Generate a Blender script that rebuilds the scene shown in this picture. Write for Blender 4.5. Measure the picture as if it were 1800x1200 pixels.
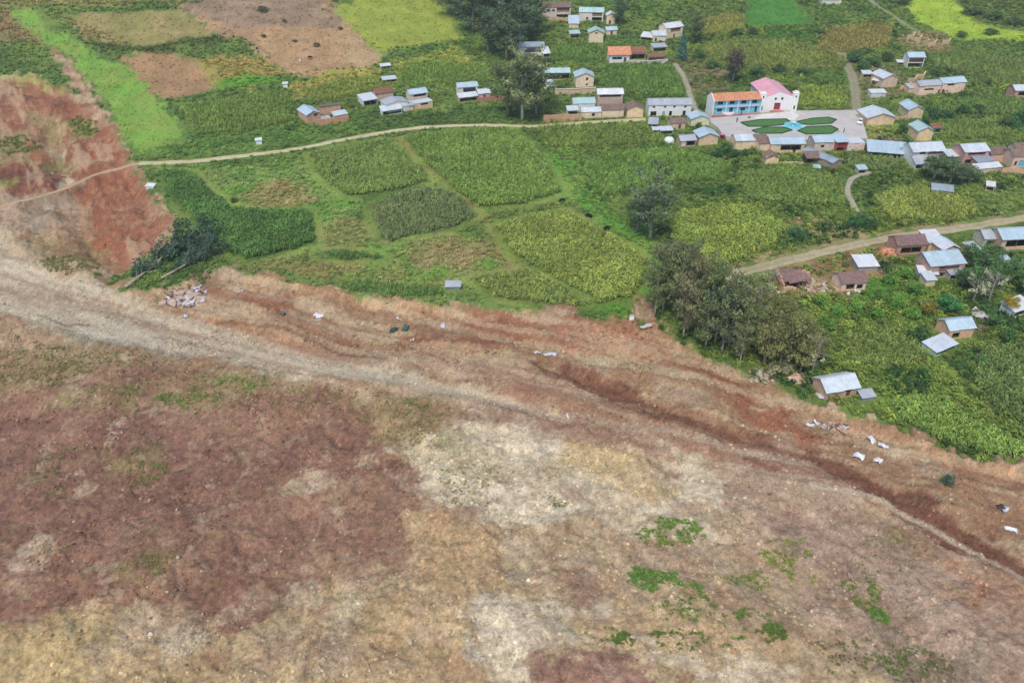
import bpy, bmesh, math, random
import numpy as np
from mathutils import Vector, Matrix

R = math.radians
scene = bpy.context.scene
for _o in list(bpy.data.objects):
    bpy.data.objects.remove(_o)
rng = np.random.default_rng(7)
random.seed(7)

# ------------------------------------------------------------------ camera, sky, sun, exposure
CAM_H, PITCH, FPX = 100.0, R(34.7), 1413.0        # metres, radians, focal length in pixels of the 1800 px frame
cam_d = bpy.data.cameras.new('camera')
cam = bpy.data.objects.new('camera', cam_d)
scene.collection.objects.link(cam)
cam.location = (0, 0, CAM_H)
cam.rotation_euler = (R(90) - PITCH, 0, 0)
cam_d.sensor_width = 36.0
cam_d.lens = 36.0 * FPX / 1800.0
cam_d.clip_start, cam_d.clip_end = 0.5, 6000
scene.camera = cam

SUN_EL, SUN_AZ = R(58), R(200)                    # azimuth clockwise from +Y: light from behind the camera
world = bpy.data.worlds.new('World')
scene.world = world
world.use_nodes = True
wn = world.node_tree
bg = wn.nodes['Background']
sky = wn.nodes.new('ShaderNodeTexSky')
sky.sky_type = 'NISHITA'
sky.sun_disc = False
sky.sun_elevation = SUN_EL
sky.sun_rotation = SUN_AZ
sky.altitude = 3000
sky.air_density = 1.0
sky.dust_density = 6.0
sky.ozone_density = 1.0
wn.links.new(sky.outputs[0], bg.inputs[0])
bg.inputs[1].default_value = 0.10
sun_d = bpy.data.lights.new('sun', 'SUN')
sun_d.energy = 1.5
sun_d.angle = R(22)
sun_d.color = (1.0, 0.93, 0.82)
sun = bpy.data.objects.new('sun', sun_d)
scene.collection.objects.link(sun)
_sd = Vector((math.sin(SUN_AZ) * math.cos(SUN_EL), math.cos(SUN_AZ) * math.cos(SUN_EL), math.sin(SUN_EL)))
sun.rotation_euler = _sd.to_track_quat('Z', 'Y').to_euler()
vs = scene.view_settings
vs.view_transform = 'Standard'
vs.look = 'None'
vs.exposure = 1.0
vs.gamma = 1.0
vs.use_curve_mapping = False
scene.cycles.max_bounces = 5
scene.cycles.diffuse_bounces = 3
scene.cycles.transparent_max_bounces = 8

# ------------------------------------------------------------------ helpers: noise, terrain, projection
def lin(c):
    a = np.asarray(c, float) / 255.0
    return np.where(a <= 0.04045, a / 12.92, ((a + 0.055) / 1.055) ** 2.4)

def S(t):
    t = np.clip(t, 0, 1)
    return t * t * (3 - 2 * t)

def _hash(i, j, k):
    n = (i * 374761393 + j * 668265263 + k * 974634777) & 0xFFFFFFFF
    n = ((n ^ (n >> 13)) * 1274126177) & 0xFFFFFFFF
    n = n ^ (n >> 16)
    return (n & 0xFFFF) / 32767.5 - 1.0

def noise(x, y, seed=0):
    x = np.asarray(x, float); y = np.asarray(y, float)
    i = np.floor(x).astype(np.int64); j = np.floor(y).astype(np.int64)
    u = x - i; v = y - j
    u = u * u * u * (u * (u * 6 - 15) + 10); v = v * v * v * (v * (v * 6 - 15) + 10)
    a = _hash(i, j, seed); b = _hash(i + 1, j, seed); c = _hash(i, j + 1, seed); d = _hash(i + 1, j + 1, seed)
    return (a * (1 - u) + b * u) * (1 - v) + (c * (1 - u) + d * u) * v

def fbm(x, y, octs=4, seed=0, gain=0.5):
    s = 0; a = 1.0; t = 0
    ca, sa = math.cos(0.6), math.sin(0.6)
    for o in range(octs):
        s = s + a * noise(x, y, seed + o * 17)
        t += a; a *= gain
        x, y = (x * ca - y * sa) * 2.03 + 5.3, (x * sa + y * ca) * 2.03 + 1.7
    return s / t

def base(x, y):
    """smooth relief: valley floor, hillside beyond the village, hill at the far left, swell in the foreground"""
    x = np.asarray(x, float); y = np.asarray(y, float)
    w = 25.0
    z = 0.10 * w * np.logaddexp(0, np.clip((y - 310) / w, -40, 60))
    z = np.minimum(z, 40 + 0.02 * y)
    z = z + 12 * S((-x - 20) / 120) * S((y - 230) / 200)
    z = z + 6 * S((118 - y) / 65)
    z = z + 0.8 * np.sin(x * 0.021 + 1.0) * np.sin(y * 0.017)
    return z

_c, _s = math.cos(PITCH), math.sin(PITCH)
def ray(px, py):
    v = -(py - 600.0)
    return np.array([px - 900.0, FPX * _c + v * _s, -FPX * _s + v * _c])

def at(px, py, dz=0.0):
    """ground point under a spot of the photograph"""
    d = ray(px, py)
    z = dz
    for _ in range(40):
        t = (CAM_H - z) / (-d[2])
        z = 0.5 * z + 0.5 * (float(base(d[0] * t, d[1] * t)) + dz)
    return np.array([d[0] * t, d[1] * t])

def P(poly):
    return np.array([at(*p) for p in poly])

def top_height(xy, py):
    """height above the camera's datum at which a vertical through xy reaches image row py"""
    d = ray(900, py)
    return CAM_H + d[2] / d[1] * xy[1]

def scale_at(xy):
    """pixels (1800 frame) per metre across the view"""
    z = float(base(xy[0], xy[1]))
    depth = xy[1] * _c + (CAM_H - z) * _s
    return FPX / depth

def sdf(poly, X, Y, margin=12.0):
    """signed distance to a polygon, positive inside; far outside = -margin"""
    out = np.full(X.shape, -margin)
    lo = poly.min(0) - margin; hi = poly.max(0) + margin
    m = (X > lo[0]) & (X < hi[0]) & (Y > lo[1]) & (Y < hi[1])
    if not m.any():
        return out
    x = X[m]; y = Y[m]
    d2 = np.full(x.shape, 1e18); ins = np.zeros(x.shape, bool)
    n = len(poly)
    for k in range(n):
        ax, ay = poly[k]; bx, by = poly[(k + 1) % n]
        ex, ey = bx - ax, by - ay
        t = np.clip(((x - ax) * ex + (y - ay) * ey) / (ex * ex + ey * ey + 1e-12), 0, 1)
        d2 = np.minimum(d2, (x - ax - t * ex) ** 2 + (y - ay - t * ey) ** 2)
        if abs(ey) > 1e-9:
            c = ((ay > y) != (by > y)) & (x < (y - ay) * ex / ey + ax)
            ins ^= c
    d = np.sqrt(d2)
    out[m] = np.maximum(np.where(ins, d, -d), -margin)
    return out

def ldist(line, X, Y, margin=20.0):
    """distance to a polyline"""
    out = np.full(X.shape, margin)
    lo = line.min(0) - margin; hi = line.max(0) + margin
    m = (X > lo[0]) & (X < hi[0]) & (Y > lo[1]) & (Y < hi[1])
    if not m.any():
        return out
    x = X[m]; y = Y[m]; d2 = np.full(x.shape, margin ** 2)
    for k in range(len(line) - 1):
        ax, ay = line[k]; bx, by = line[k + 1]
        ex, ey = bx - ax, by - ay
        t = np.clip(((x - ax) * ex + (y - ay) * ey) / (ex * ex + ey * ey + 1e-12), 0, 1)
        d2 = np.minimum(d2, (x - ax - t * ex) ** 2 + (y - ay - t * ey) ** 2)
    out[m] = np.sqrt(d2)
    return out

def spline(pts, step=2.0):
    pts = np.asarray(pts, float)
    out = []
    n = len(pts)
    for i in range(n - 1):
        p0 = pts[max(i - 1, 0)]; p1 = pts[i]; p2 = pts[i + 1]; p3 = pts[min(i + 2, n - 1)]
        k = max(2, int(np.linalg.norm(p2 - p1) / step))
        for t in np.linspace(0, 1, k, endpoint=False):
            out.append(0.5 * ((2 * p1) + (-p0 + p2) * t + (2 * p0 - 5 * p1 + 4 * p2 - p3) * t * t + (-p0 + 3 * p1 - 3 * p2 + p3) * t ** 3))
    out.append(pts[-1])
    return np.array(out)

# ------------------------------------------------------------------ the lie of the land: soil, fields, tracks
ROADS = {
 'main': ([(244, 287), (320, 285), (420, 275), (520, 262), (600, 246), (680, 232), (760, 223), (850, 220), (930, 222), (1000, 218), (1060, 214), (1135, 210)], 3.4),
 'right': ([(1238, 498), (1300, 479), (1400, 455), (1500, 431), (1600, 412), (1700, 399), (1800, 383), (1880, 370)], 4.4),
 'slide_track': ([(-60, 385), (0, 362), (100, 335), (170, 306), (244, 287)], 2.0),
 'alley': ([(1186, 112), (1202, 135), (1212, 165), (1222, 190), (1232, 206)], 2.6),
 'steps': ([(1530, 303), (1500, 312), (1490, 332), (1497, 355), (1512, 380)], 2.0),
 'hill': ([(1510, -30), (1535, 5), (1570, 28), (1612, 57)], 2.6),
 'plaza_alley': ([(1478, 92), (1496, 130), (1503, 160), (1506, 194)], 4.2),
}
ROADW = {k: (spline(P(v[0]), 3.0), v[1]) for k, v in ROADS.items()}

SOIL = P([(-400, 128), (0, 130), (70, 135), (135, 165), (96, 98), (122, 108), (170, 170), (205, 230), (235, 292), (262, 325), (300, 390), (300, 430),
          (250, 455), (214, 508), (265, 505), (330, 492), (395, 462), (440, 478), (520, 497), (620, 514), (720, 527), (860, 538), (1000, 541), (1030, 557), (1100, 566),
          (1128, 575), (1118, 520), (1136, 530), (1165, 580), (1230, 617), (1330, 655), (1430, 705), (1560, 742), (1690, 802), (1800, 818), (2200, 900),
          (2600, 1300), (900, 1700), (-900, 1500), (-900, 300)])
STRIP = P([(940, 634), (1010, 633), (1080, 662), (1180, 712), (1300, 752), (1420, 785), (1530, 825), (1620, 868), (1700, 905), (1800, 958), (1900, 1010),
           (1900, 1050), (1800, 997), (1680, 945), (1560, 872), (1440, 815), (1300, 775), (1180, 742), (1060, 695)])
FLOW = P([(-200, 400), (0, 385), (20, 430), (100, 470), (210, 505), (330, 545), (560, 592), (720, 640), (900, 690), (1010, 722), (1000, 738), (800, 690),
          (640, 656), (480, 640), (380, 616), (270, 606), (160, 588), (0, 545), (-200, 520)])
GULLY = P([(88, 225), (100, 262), (122, 305), (130, 345), (148, 390), (185, 440), (200, 475)])
GD = GULLY[-1] - GULLY[0]; GD = GD / np.linalg.norm(GD)
LOBE = P([(-400, 128), (70, 135), (135, 165), (205, 230), (262, 325), (300, 390), (250, 455), (150, 440), (60, 420), (-400, 420)])
BANKS = [P(b) for b in ([(60, 17), (160, 12), (330, 8)], [(150, 82), (240, 93), (330, 80), (400, 66), (432, 78), (470, 103)],
                        [(300, 182), (370, 171), (430, 160), (503, 149)], [(575, 20), (600, 10), (650, -6)], [(640, 125), (560, 130), (520, 137)],
                        [(690, 90), (740, 84), (815, 74)])]
_f0, _f1 = at(300, 560), at(1700, 900)
FD = (_f1 - _f0) / np.linalg.norm(_f1 - _f0)
WD = np.array([FD[0] * .45 - FD[1] * .2, -.9]); WD = WD / np.linalg.norm(WD)
_q = at(900, 760); AC0 = float(-_q[0] * FD[1] + _q[1] * FD[0])

def E(cx, cy, rx, ry, n=14):
    return [(cx + rx * math.cos(a), cy + ry * math.sin(a)) for a in np.linspace(0, 2 * math.pi, n, endpoint=False)]

# (outline in the photograph, colour, second colour, edge softness m, ragged edge m, opacity, patchiness)
Z = []
def zone(poly, c1, c2=None, soft=1.0, warp=1.5, op=1.0, patch=0.0, scale=6.0):
    Z.append((P(poly), lin(c1), lin(c2) if c2 is not None else None, soft, warp, op, patch, scale))

# --- green side
zone([(12, 18), (60, 14), (82, 50), (150, 75), (165, 95), (245, 130), (292, 190), (332, 242), (300, 256), (240, 270), (212, 225), (180, 170), (130, 105), (60, 60)], (112, 158, 62), (128, 152, 70), 0.6, 1.0)
zone([(-300, -60), (345, -60), (330, 8), (100, 18), (-300, 14)], (142, 140, 82), (128, 132, 72), 1, 1.5)
zone([(-300, 14), (12, 18), (60, 60), (100, 95), (60, 75), (-300, 60)], (128, 128, 78), (140, 120, 80), 1, 2)
zone([(110, 25), (320, 18), (385, 66), (260, 88), (160, 76)], (134, 132, 76), (150, 138, 92), 0.8, 1.2)
zone([(150, 78), (240, 82), (395, 60), (432, 76), (260, 96), (170, 92)], (92, 108, 52), (78, 92, 48), 0.8, 1.2)
zone([(320, 12), (560, -20), (670, 95), (640, 127), (530, 137), (470, 110), (430, 75), (385, 66)], (172, 144, 108), (160, 132, 98), 1.0, 1.5)
zone([(320, 12), (560, -20), (600, 45), (480, 50), (400, 60)], (150, 130, 110), (128, 112, 96), 3, 4, 0.8)
zone([(600, 60), (665, 95), (640, 125), (610, 115)], (180, 160, 125), None, 3, 3, 0.6)
zone([(215, 100), (300, 92), (345, 105), (402, 152), (310, 177), (268, 165)], (164, 132, 98), (150, 124, 90), 0.8, 1.2)
zone([(340, 105), (440, 95), (512, 132), (440, 160), (377, 157)], (156, 142, 78), (140, 138, 72), 0.8, 1.0)
zone([(380, 145), (440, 130), (500, 138), (500, 148), (390, 160)], (98, 148, 52), None, 1.2, 1.0)
zone([(505, 152), (580, 128), (665, 122), (662, 140), (520, 172)], (164, 152, 78), (140, 146, 70), 1.0, 1.2)
zone([(588, 22), (690, -30), (765, -30), (772, 0), (816, 74), (690, 90), (664, 92), (630, 60)], (150, 162, 68), (136, 152, 62), 0.8, 1.0)
zone([(690, 105), (800, 82), (872, 130), (780, 150), (690, 142)], (142, 150, 70), (120, 140, 60), 1.0, 1.2)
zone([(560, 205), (900, 185), (915, 213), (760, 218), (640, 232), (520, 255)], (92, 120, 58), (78, 104, 52), 1.2, 2)
zone([(340, 230), (640, 205), (600, 238), (420, 268), (330, 278), (250, 282)], (88, 122, 56), (104, 132, 62), 1.2, 2)
zone([(335, 295), (545, 282), (622, 340), (652, 440), (560, 440), (545, 370), (400, 372)], (100, 140, 62), (124, 146, 78), 1.2, 2)
zone(E(488, 345, 62, 24), (166, 146, 102), (140, 138, 84), 1.5, 2.5, 0.85)
zone(E(600, 408, 55, 24), (160, 142, 98), (126, 134, 78), 1.5, 2.5, 0.8)
zone([(660, 430), (830, 400), (900, 455), (930, 475), (830, 490), (780, 512), (560, 490), (640, 460)], (112, 146, 66), (136, 142, 84), 1.5, 2)
zone(E(790, 448, 80, 26), (142, 136, 88), (156, 140, 100), 1.5, 2.5, 0.8)
zone([(400, 462), (460, 450), (640, 452), (640, 478), (560, 492), (430, 478)], (150, 136, 90), (122, 130, 74), 1.5, 2.5, 0.85)
zone([(440, 480), (560, 490), (800, 512), (900, 530), (860, 540), (700, 527), (540, 500)], (104, 130, 66), (128, 136, 78), 1.0, 1.5)
zone([(948, 235), (985, 232), (1030, 300), (1085, 380), (1145, 430), (1160, 480), (1130, 520), (1135, 460), (1090, 420), (985, 345)], (92, 146, 54), (118, 142, 70), 1.0, 1.5)
zone([(690, 240), (712, 242), (775, 312), (845, 365), (870, 400), (900, 460), (930, 478), (880, 470), (850, 400), (830, 372), (755, 318)], (128, 132, 74), (142, 130, 84), 0.8, 0.8, 0.85)
zone([(985, 372), (1000, 368), (1095, 425), (1088, 432)], (150, 130, 92), None, 0.5, 0.5, 0.85)
zone([(1080, 520), (1110, 515), (1118, 560), (1040, 552), (1030, 540)], (90, 128, 52), None, 1, 1)
zone([(1150, 110), (1240, 95), (1300, 150), (1240, 170), (1225, 190)], (128, 118, 92), (110, 112, 74), 2, 3, 0.8)
zone([(1390, 396), (1440, 385), (1530, 402), (1460, 420), (1400, 412)], (164, 144, 108), (130, 132, 84), 1.5, 2.5, 0.8)
zone([(1250, 478), (1400, 438), (1520, 408), (1700, 392), (1800, 372), (1800, 378), (1600, 406), (1400, 450)], (140, 134, 88), (164, 146, 112), 1.2, 1.6, 0.9)
zone([(1370, 470), (1500, 430), (1640, 405), (1640, 415), (1560, 455), (1530, 515), (1370, 525)], (158, 130, 100), (138, 116, 86), 1.5, 2, 0.85)
zone([(1570, -20), (1660, -20), (1720, 42), (1810, 62), (1800, 73), (1690, 72), (1615, 38)], (154, 178, 56), (138, 168, 54), 0.8, 1.2)
zone([(1660, -20), (1850, -20), (1850, 60), (1720, 42)], (106, 122, 60), (80, 102, 50), 1.2, 2)
zone([(1318, -20), (1380, -20), (1430, 42), (1310, 46)], (76, 128, 52), None, 1, 1.2)
zone([(1345, 52), (1425, 50), (1432, 70), (1350, 66)], (74, 124, 50), None, 1, 1.2)
zone([(1590, 55), (1660, 58), (1672, 92), (1590, 92)], (160, 138, 106), (124, 124, 80), 1.5, 2.5, 0.8)
zone([(1490, 100), (1600, 125), (1620, 170), (1560, 175), (1490, 192)], (130, 124, 88), (104, 118, 66), 2, 3, 0.75)
zone([(1522, 221), (1578, 221), (1582, 245), (1522, 243)], (116, 150, 60), (146, 146, 82), 0.6, 0.6)
zone([(1522, 243), (1582, 245), (1582, 252), (1522, 250)], (140, 120, 104), None, 0.5, 0.5)
zone([(1700, 575), (1730, 570), (1790, 615), (1760, 622)], (136, 116, 88), None, 1.5, 1.5, 0.8)
zone([(1520, 650), (1640, 620), (1720, 660), (1660, 690), (1560, 700)], (112, 152, 60), (130, 146, 70), 1.5, 3)
zone([(1520, 500), (1650, 500), (1620, 570), (1520, 560)], (98, 142, 52), (84, 124, 48), 1.5, 3)
NGREEN = len(Z)
# --- the slide: bare earth
zone([(-400, 128), (-400, 330), (0, 330), (60, 332), (110, 350), (150, 440), (200, 462), (290, 432), (302, 392), (262, 330), (205, 228), (135, 168), (70, 138)], (148, 98, 72), (134, 86, 64), 1.0, 2)
zone([(150, 215), (195, 240), (238, 300), (275, 350), (300, 392), (292, 430), (205, 458), (165, 400), (140, 300)], (144, 90, 64), (156, 106, 80), 2, 3, 0.8)
zone([(-400, 145), (60, 150), (110, 200), (60, 215), (-400, 200)], (156, 112, 84), (140, 90, 68), 2, 3, 0.8)
zone([(-300, 40), (30, 48), (55, 68), (30, 82), (-300, 80)], (156, 104, 78), None, 1.2, 2)
zone([(-300, 92), (40, 98), (66, 112), (30, 120), (-300, 122)], (138, 176, 64), None, 0.8, 1)
zone([(-300, 122), (80, 126), (130, 160), (60, 145), (-300, 136)], (150, 146, 78), None, 1, 1.5)
zone(E(140, 214, 24, 11), (128, 136, 68), None, 1, 2, 0.9)
zone([(-300, 215), (40, 225), (70, 262), (60, 285), (-300, 285)], (128, 132, 78), (150, 122, 88), 1.5, 3, 0.9)
zone([(-300, 285), (65, 288), (92, 310), (60, 326), (-300, 316)], (112, 74, 62), None, 1.5, 3, 0.9)
zone([(-300, 300), (24, 302), (10, 325), (-300, 330)], (132, 134, 70), None, 1.5, 2, 0.8)
zone([(86, 250), (112, 255), (132, 300), (140, 335), (165, 350), (130, 385), (118, 350), (110, 320)], (186, 170, 144), (170, 150, 122), 1.5, 2.5, 0.9)
zone([(118, 350), (150, 345), (155, 400), (200, 440), (180, 455), (140, 420)], (184, 152, 116), (166, 126, 92), 2, 2.5, 0.85)
zone([(-300, 340), (100, 338), (125, 370), (80, 400), (20, 400), (-300, 410)], (158, 144, 124), (150, 122, 98), 2, 4, 0.9)
zone([(20, 420), (100, 395), (170, 430), (180, 465), (120, 470), (50, 450)], (142, 128, 84), (132, 98, 74), 2, 4, 0.85)
zone([(60, 190), (110, 215), (125, 290), (95, 300), (60, 240)], (168, 138, 106), (140, 130, 84), 2, 5, 0.8)
zone([(200, 320), (262, 340), (290, 400), (240, 420), (200, 370)], (166, 128, 98), (146, 96, 70), 2, 5, 0.6)
zone([(165, 470), (240, 458), (222, 498), (180, 490)], (100, 136, 58), None, 1, 1.5)
zone([(-300, 420), (60, 430), (330, 500), (560, 545), (1000, 560), (1300, 655), (1700, 810), (1900, 860), (1900, 1000), (1500, 820), (940, 636), (500, 600), (-300, 545)], (172, 148, 116), (160, 128, 98), 3, 5, 0.9)
NFLOW = len(Z)
zone([(-300, 400), (0, 395), (20, 432), (100, 470), (210, 505), (330, 545), (560, 592), (720, 640), (900, 690), (1010, 722), (1000, 738), (800, 690), (640, 656), (480, 640), (380, 616), (270, 606), (160, 588), (0, 545), (-300, 520)], (186, 168, 140), (170, 150, 124), 1.5, 3)
zone([(90, 552), (260, 556), (450, 592), (470, 622), (300, 606), (180, 588)], (160, 152, 136), (172, 160, 140), 2, 3, 0.9)
zone([(0, 520), (90, 548), (80, 560), (0, 545)], (192, 176, 148), None, 1, 1.5)
zone([(300, 595), (480, 620), (640, 648), (640, 660), (470, 642)], (194, 178, 150), (168, 150, 128), 1, 2, 0.9)
zone([(360, 500), (420, 505), (500, 525), (500, 545), (420, 530)], (142, 88, 64), None, 1, 2, 0.85)
zone([(330, 552), (420, 558), (560, 592), (640, 605), (600, 622), (440, 586)], (176, 132, 92), (150, 108, 76), 1.2, 2, 0.85)
zone([(460, 560), (560, 575), (620, 600), (560, 598), (480, 585)], (142, 100, 72), None, 1.2, 2, 0.85)
zone([(650, 590), (760, 580), (870, 605), (840, 622), (700, 615)], (148, 98, 72), None, 1.5, 3, 0.85)
zone([(560, 600), (720, 640), (860, 640), (760, 610)], (152, 132, 110), None, 1.5, 3, 0.7)
zone([(430, 478), (560, 500), (720, 530), (860, 545), (840, 560), (640, 535), (480, 510)], (190, 156, 118), (172, 138, 102), 1.2, 2.5, 0.9)
zone([(820, 545), (1010, 548), (1130, 585), (1250, 640), (1330, 665), (1300, 690), (1180, 640), (1000, 600), (850, 572)], (154, 102, 76), (166, 124, 92), 1.5, 3, 0.9)
zone([(1125, 525), (1135, 530), (1168, 582), (1230, 622), (1200, 630), (1140, 590)], (176, 146, 112), None, 0.8, 1, 0.9)
zone([(850, 618), (1000, 622), (1200, 680), (1290, 720), (1200, 715), (1080, 658), (1010, 632), (900, 634)], (186, 158, 118), (172, 146, 112), 1.2, 2)
zone([(1000, 620), (1140, 655), (1240, 700), (1230, 715), (1120, 665)], (178, 166, 140), None, 1.2, 2, 0.8)
zone([(1290, 700), (1370, 715), (1420, 770), (1350, 755), (1290, 730)], (152, 92, 66), None, 2, 3, 0.85)
zone([(1560, 770), (1600, 770), (1680, 840), (1640, 850), (1590, 815)], (180, 166, 138), None, 1.5, 2, 0.85)
zone([(1480, 720), (1700, 805), (1900, 860), (1900, 900), (1700, 830), (1560, 770)], (172, 122, 88), (184, 150, 116), 1.5, 3, 0.8)
zone([(720, 640), (940, 636), (1060, 690), (1180, 742), (1300, 778), (1440, 818), (1560, 875), (1500, 870), (1300, 800), (1000, 722), (860, 670)], (162, 132, 108), (148, 112, 92), 1.5, 3, 0.9)
zone([(940, 634), (1010, 633), (1080, 662), (1180, 712), (1300, 752), (1420, 785), (1530, 825), (1620, 868), (1700, 905), (1800, 958), (1900, 1010), (1900, 1050), (1800, 997), (1680, 945), (1560, 872), (1440, 815), (1300, 775), (1180, 742), (1060, 695)], (120, 80, 62), (104, 72, 58), 0.8, 1.2)
# --- foreground hillside
zone([(-900, 585), (0, 590), (150, 598), (420, 648), (700, 690), (830, 730), (740, 790), (560, 700), (380, 690), (100, 700), (-900, 690)], (146, 128, 92), (150, 118, 92), 2.5, 5, 0.9)
zone([(-900, 690), (0, 690), (150, 680), (350, 690), (560, 690), (720, 735), (742, 800), (735, 900), (705, 990), (600, 1000), (540, 1020), (450, 1062), (200, 1085), (-900, 1100)], (138, 101, 83), (150, 116, 94), 6, 9)
zone([(-900, 760), (300, 745), (520, 800), (480, 900), (250, 960), (-900, 980)], (126, 90, 78), (140, 104, 86), 5, 7, 0.7)
zone([(420, 840), (700, 860), (700, 980), (500, 960)], (152, 118, 96), None, 4, 5, 0.6)
zone([(600, 690), (760, 720), (900, 745), (840, 775), (730, 790), (640, 740)], (154, 130, 96), None, 2, 4, 0.8)
zone([(860, 700), (1040, 725), (1040, 765), (900, 755), (790, 735)], (146, 112, 98), None, 1.5, 2.5, 0.85)
zone([(950, 742), (1300, 762), (1500, 870), (1700, 955), (1900, 1040), (1900, 1500), (1650, 1300), (1500, 1150), (1400, 1000), (1250, 930), (1150, 800)], (174, 148, 126), (158, 130, 110), 3, 5)
zone([(1640, 960), (1800, 1000), (1900, 1050), (1900, 1120), (1760, 1060), (1660, 1010)], (172, 128, 98), None, 3, 4, 0.8)
zone([(1480, 1020), (1560, 1000), (1640, 1080), (1700, 1200), (1600, 1200), (1500, 1100)], (146, 128, 108), None, 4, 5, 0.8)
zone([(700, 800), (780, 770), (900, 752), (1060, 770), (1190, 805), (1190, 890), (1060, 945), (940, 965), (850, 930), (760, 905), (712, 880)], (210, 194, 168), (190, 170, 142), 3, 8)
zone([(1000, 768), (1080, 790), (1170, 850), (1120, 860), (1020, 810)], (196, 170, 124), None, 2, 3, 0.8)
zone([(740, 780), (900, 765), (960, 830), (860, 860), (760, 850)], (190, 174, 138), None, 2, 4, 0.5)
zone([(930, 940), (1070, 930), (1240, 960), (1230, 1060), (1040, 1060), (900, 1040)], (156, 128, 106), (172, 148, 122), 2, 4, 0.9)
zone([(740, 910), (860, 930), (920, 980), (900, 1050), (760, 1040)], (178, 140, 104), (186, 158, 120), 2, 3, 0.85)
zone([(900, 940), (925, 945), (925, 1050), (895, 1055)], (192, 174, 146), None, 1, 1.5, 0.9)
zone([(-900, 1105), (0, 1098), (300, 1088), (450, 1060), (560, 1005), (700, 985), (840, 1040), (900, 1050), (1000, 1075), (1200, 1040), (1400, 1090), (1560, 1160), (1700, 1230), (1700, 1600), (-900, 1600)], (190, 166, 128), (176, 148, 112), 2, 4)
zone([(770, 900), (860, 935), (890, 1050), (900, 1200), (700, 1200), (760, 1040)], (192, 164, 124), (180, 148, 110), 3, 6, 0.7)
zone([(1000, 890), (1100, 985), (1260, 1080), (1420, 1170), (1500, 1260), (1300, 1260), (1130, 1090), (960, 970)], (196, 172, 134), (182, 156, 122), 3, 6, 0.7)
zone([(1190, 830), (1330, 880), (1500, 1000), (1420, 1010), (1280, 930), (1190, 890)], (184, 158, 124), None, 3, 6, 0.55)
zone(E(230, 1120, 60, 30), (146, 126, 104), None, 2, 4, 0.8)
zone([(500, 1000), (620, 1010), (640, 1090), (560, 1130), (480, 1080)], (188, 172, 142), (160, 126, 102), 2, 4, 0.8)
zone([(1240, 960), (1340, 950), (1420, 1000), (1500, 1110), (1420, 1130), (1280, 1050), (1150, 1010)], (186, 160, 122), (176, 154, 126), 3, 4, 0.7)
zone([(812, 1062), (880, 1054), (1000, 1080), (1090, 1118), (1250, 1150), (1400, 1190), (1400, 1260), (1190, 1195), (1100, 1150), (1000, 1142), (950, 1158), (965, 1260), (870, 1260)], (208, 192, 166), (196, 178, 150), 1, 2)
zone([(942, 1162), (1000, 1146), (1100, 1158), (1195, 1205), (1240, 1260), (965, 1260)], (140, 106, 92), (150, 116, 98), 0.8, 1.5)
zone([(-100, 1090), (180, 1085), (170, 1260), (-100, 1260)], (196, 168, 116), None, 4, 5, 0.6)
for (cx, cy, rx, ry) in [(395, 988, 22, 14), (485, 1125, 26, 24), (575, 1140, 34, 26), (312, 1090, 26, 20), (140, 835, 9, 12), (545, 850, 26, 6), (450, 880, 26, 8), (60, 955, 22, 22), (540, 1025, 18, 18), (420, 1075, 24, 14), (235, 1095, 22, 20), (740, 1105, 40, 20), (205, 735, 8, 5), (1230, 890, 26, 10), (1450, 905, 24, 14), (1340, 885, 26, 9), (1010, 975, 20, 9), (1180, 985, 50, 12), (1050, 1065, 16, 10)]:
    zone(E(cx, cy, rx, ry), (200, 182, 154), (170, 140, 114), 0.8, 2.6, 0.7)
for (cx, cy, rx, ry, op) in [(330, 685, 45, 9, .9), (420, 665, 45, 8, .9), (190, 680, 40, 7, .7), (745, 703, 42, 10, .8), (245, 815, 36, 22, .5), (80, 815, 30, 20, .5), (60, 640, 60, 30, .4), (270, 980, 18, 12, .6), (800, 765, 16, 7, .6)]:
    zone(E(cx, cy, rx, ry), (128, 140, 76), (140, 112, 86), 1.6, 4.5, op * .55, scale=2.0)

LINES = [  # thin pale or dark seams in the bare earth: (line, half width m, colour, opacity)
 (P([(1430, 850), (1530, 866), (1640, 905), (1720, 950), (1800, 993), (1900, 1050)]), 0.55, lin((196, 176, 148)), 0.9),
 (P([(200, 560), (330, 580), (560, 632), (720, 668), (860, 700), (1000, 735)]), 0.6, lin((190, 176, 150)), 0.7),
 (P([(900, 735), (1000, 722), (1200, 765), (1400, 812)]), 0.4, lin((176, 156, 132)), 0.6),
 (P([(640, 600), (820, 640), (1000, 690), (1120, 735)]), 0.4, lin((180, 160, 134)), 0.6),
 (P([(820, 1055), (900, 1058), (990, 1085)]), 0.22, lin((132, 108, 86)), 0.4),
 (P([(815, 1065), (835, 1115), (865, 1160), (880, 1200)]), 0.28, lin((160, 134, 104)), 0.4),
 (P([(1310, 800), (1370, 822)]), 0.4, lin((120, 84, 68)), 0.8),
 (P([(60, 540), (110, 560), (150, 558)]), 0.35, lin((112, 88, 68)), 0.7),
 (P([(380, 556), (500, 575), (600, 610), (680, 622)]), 0.4, lin((112, 76, 56)), 0.7),
 (P([(930, 225), (975, 262), (1000, 300), (1030, 345), (1075, 395)]), 0.5, lin((98, 104, 62)), 0.6),
 (P([(1640, 600), (1700, 660), (1760, 750), (1800, 790)]), 0.35, lin((150, 150, 84)), 0.6),
]

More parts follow.
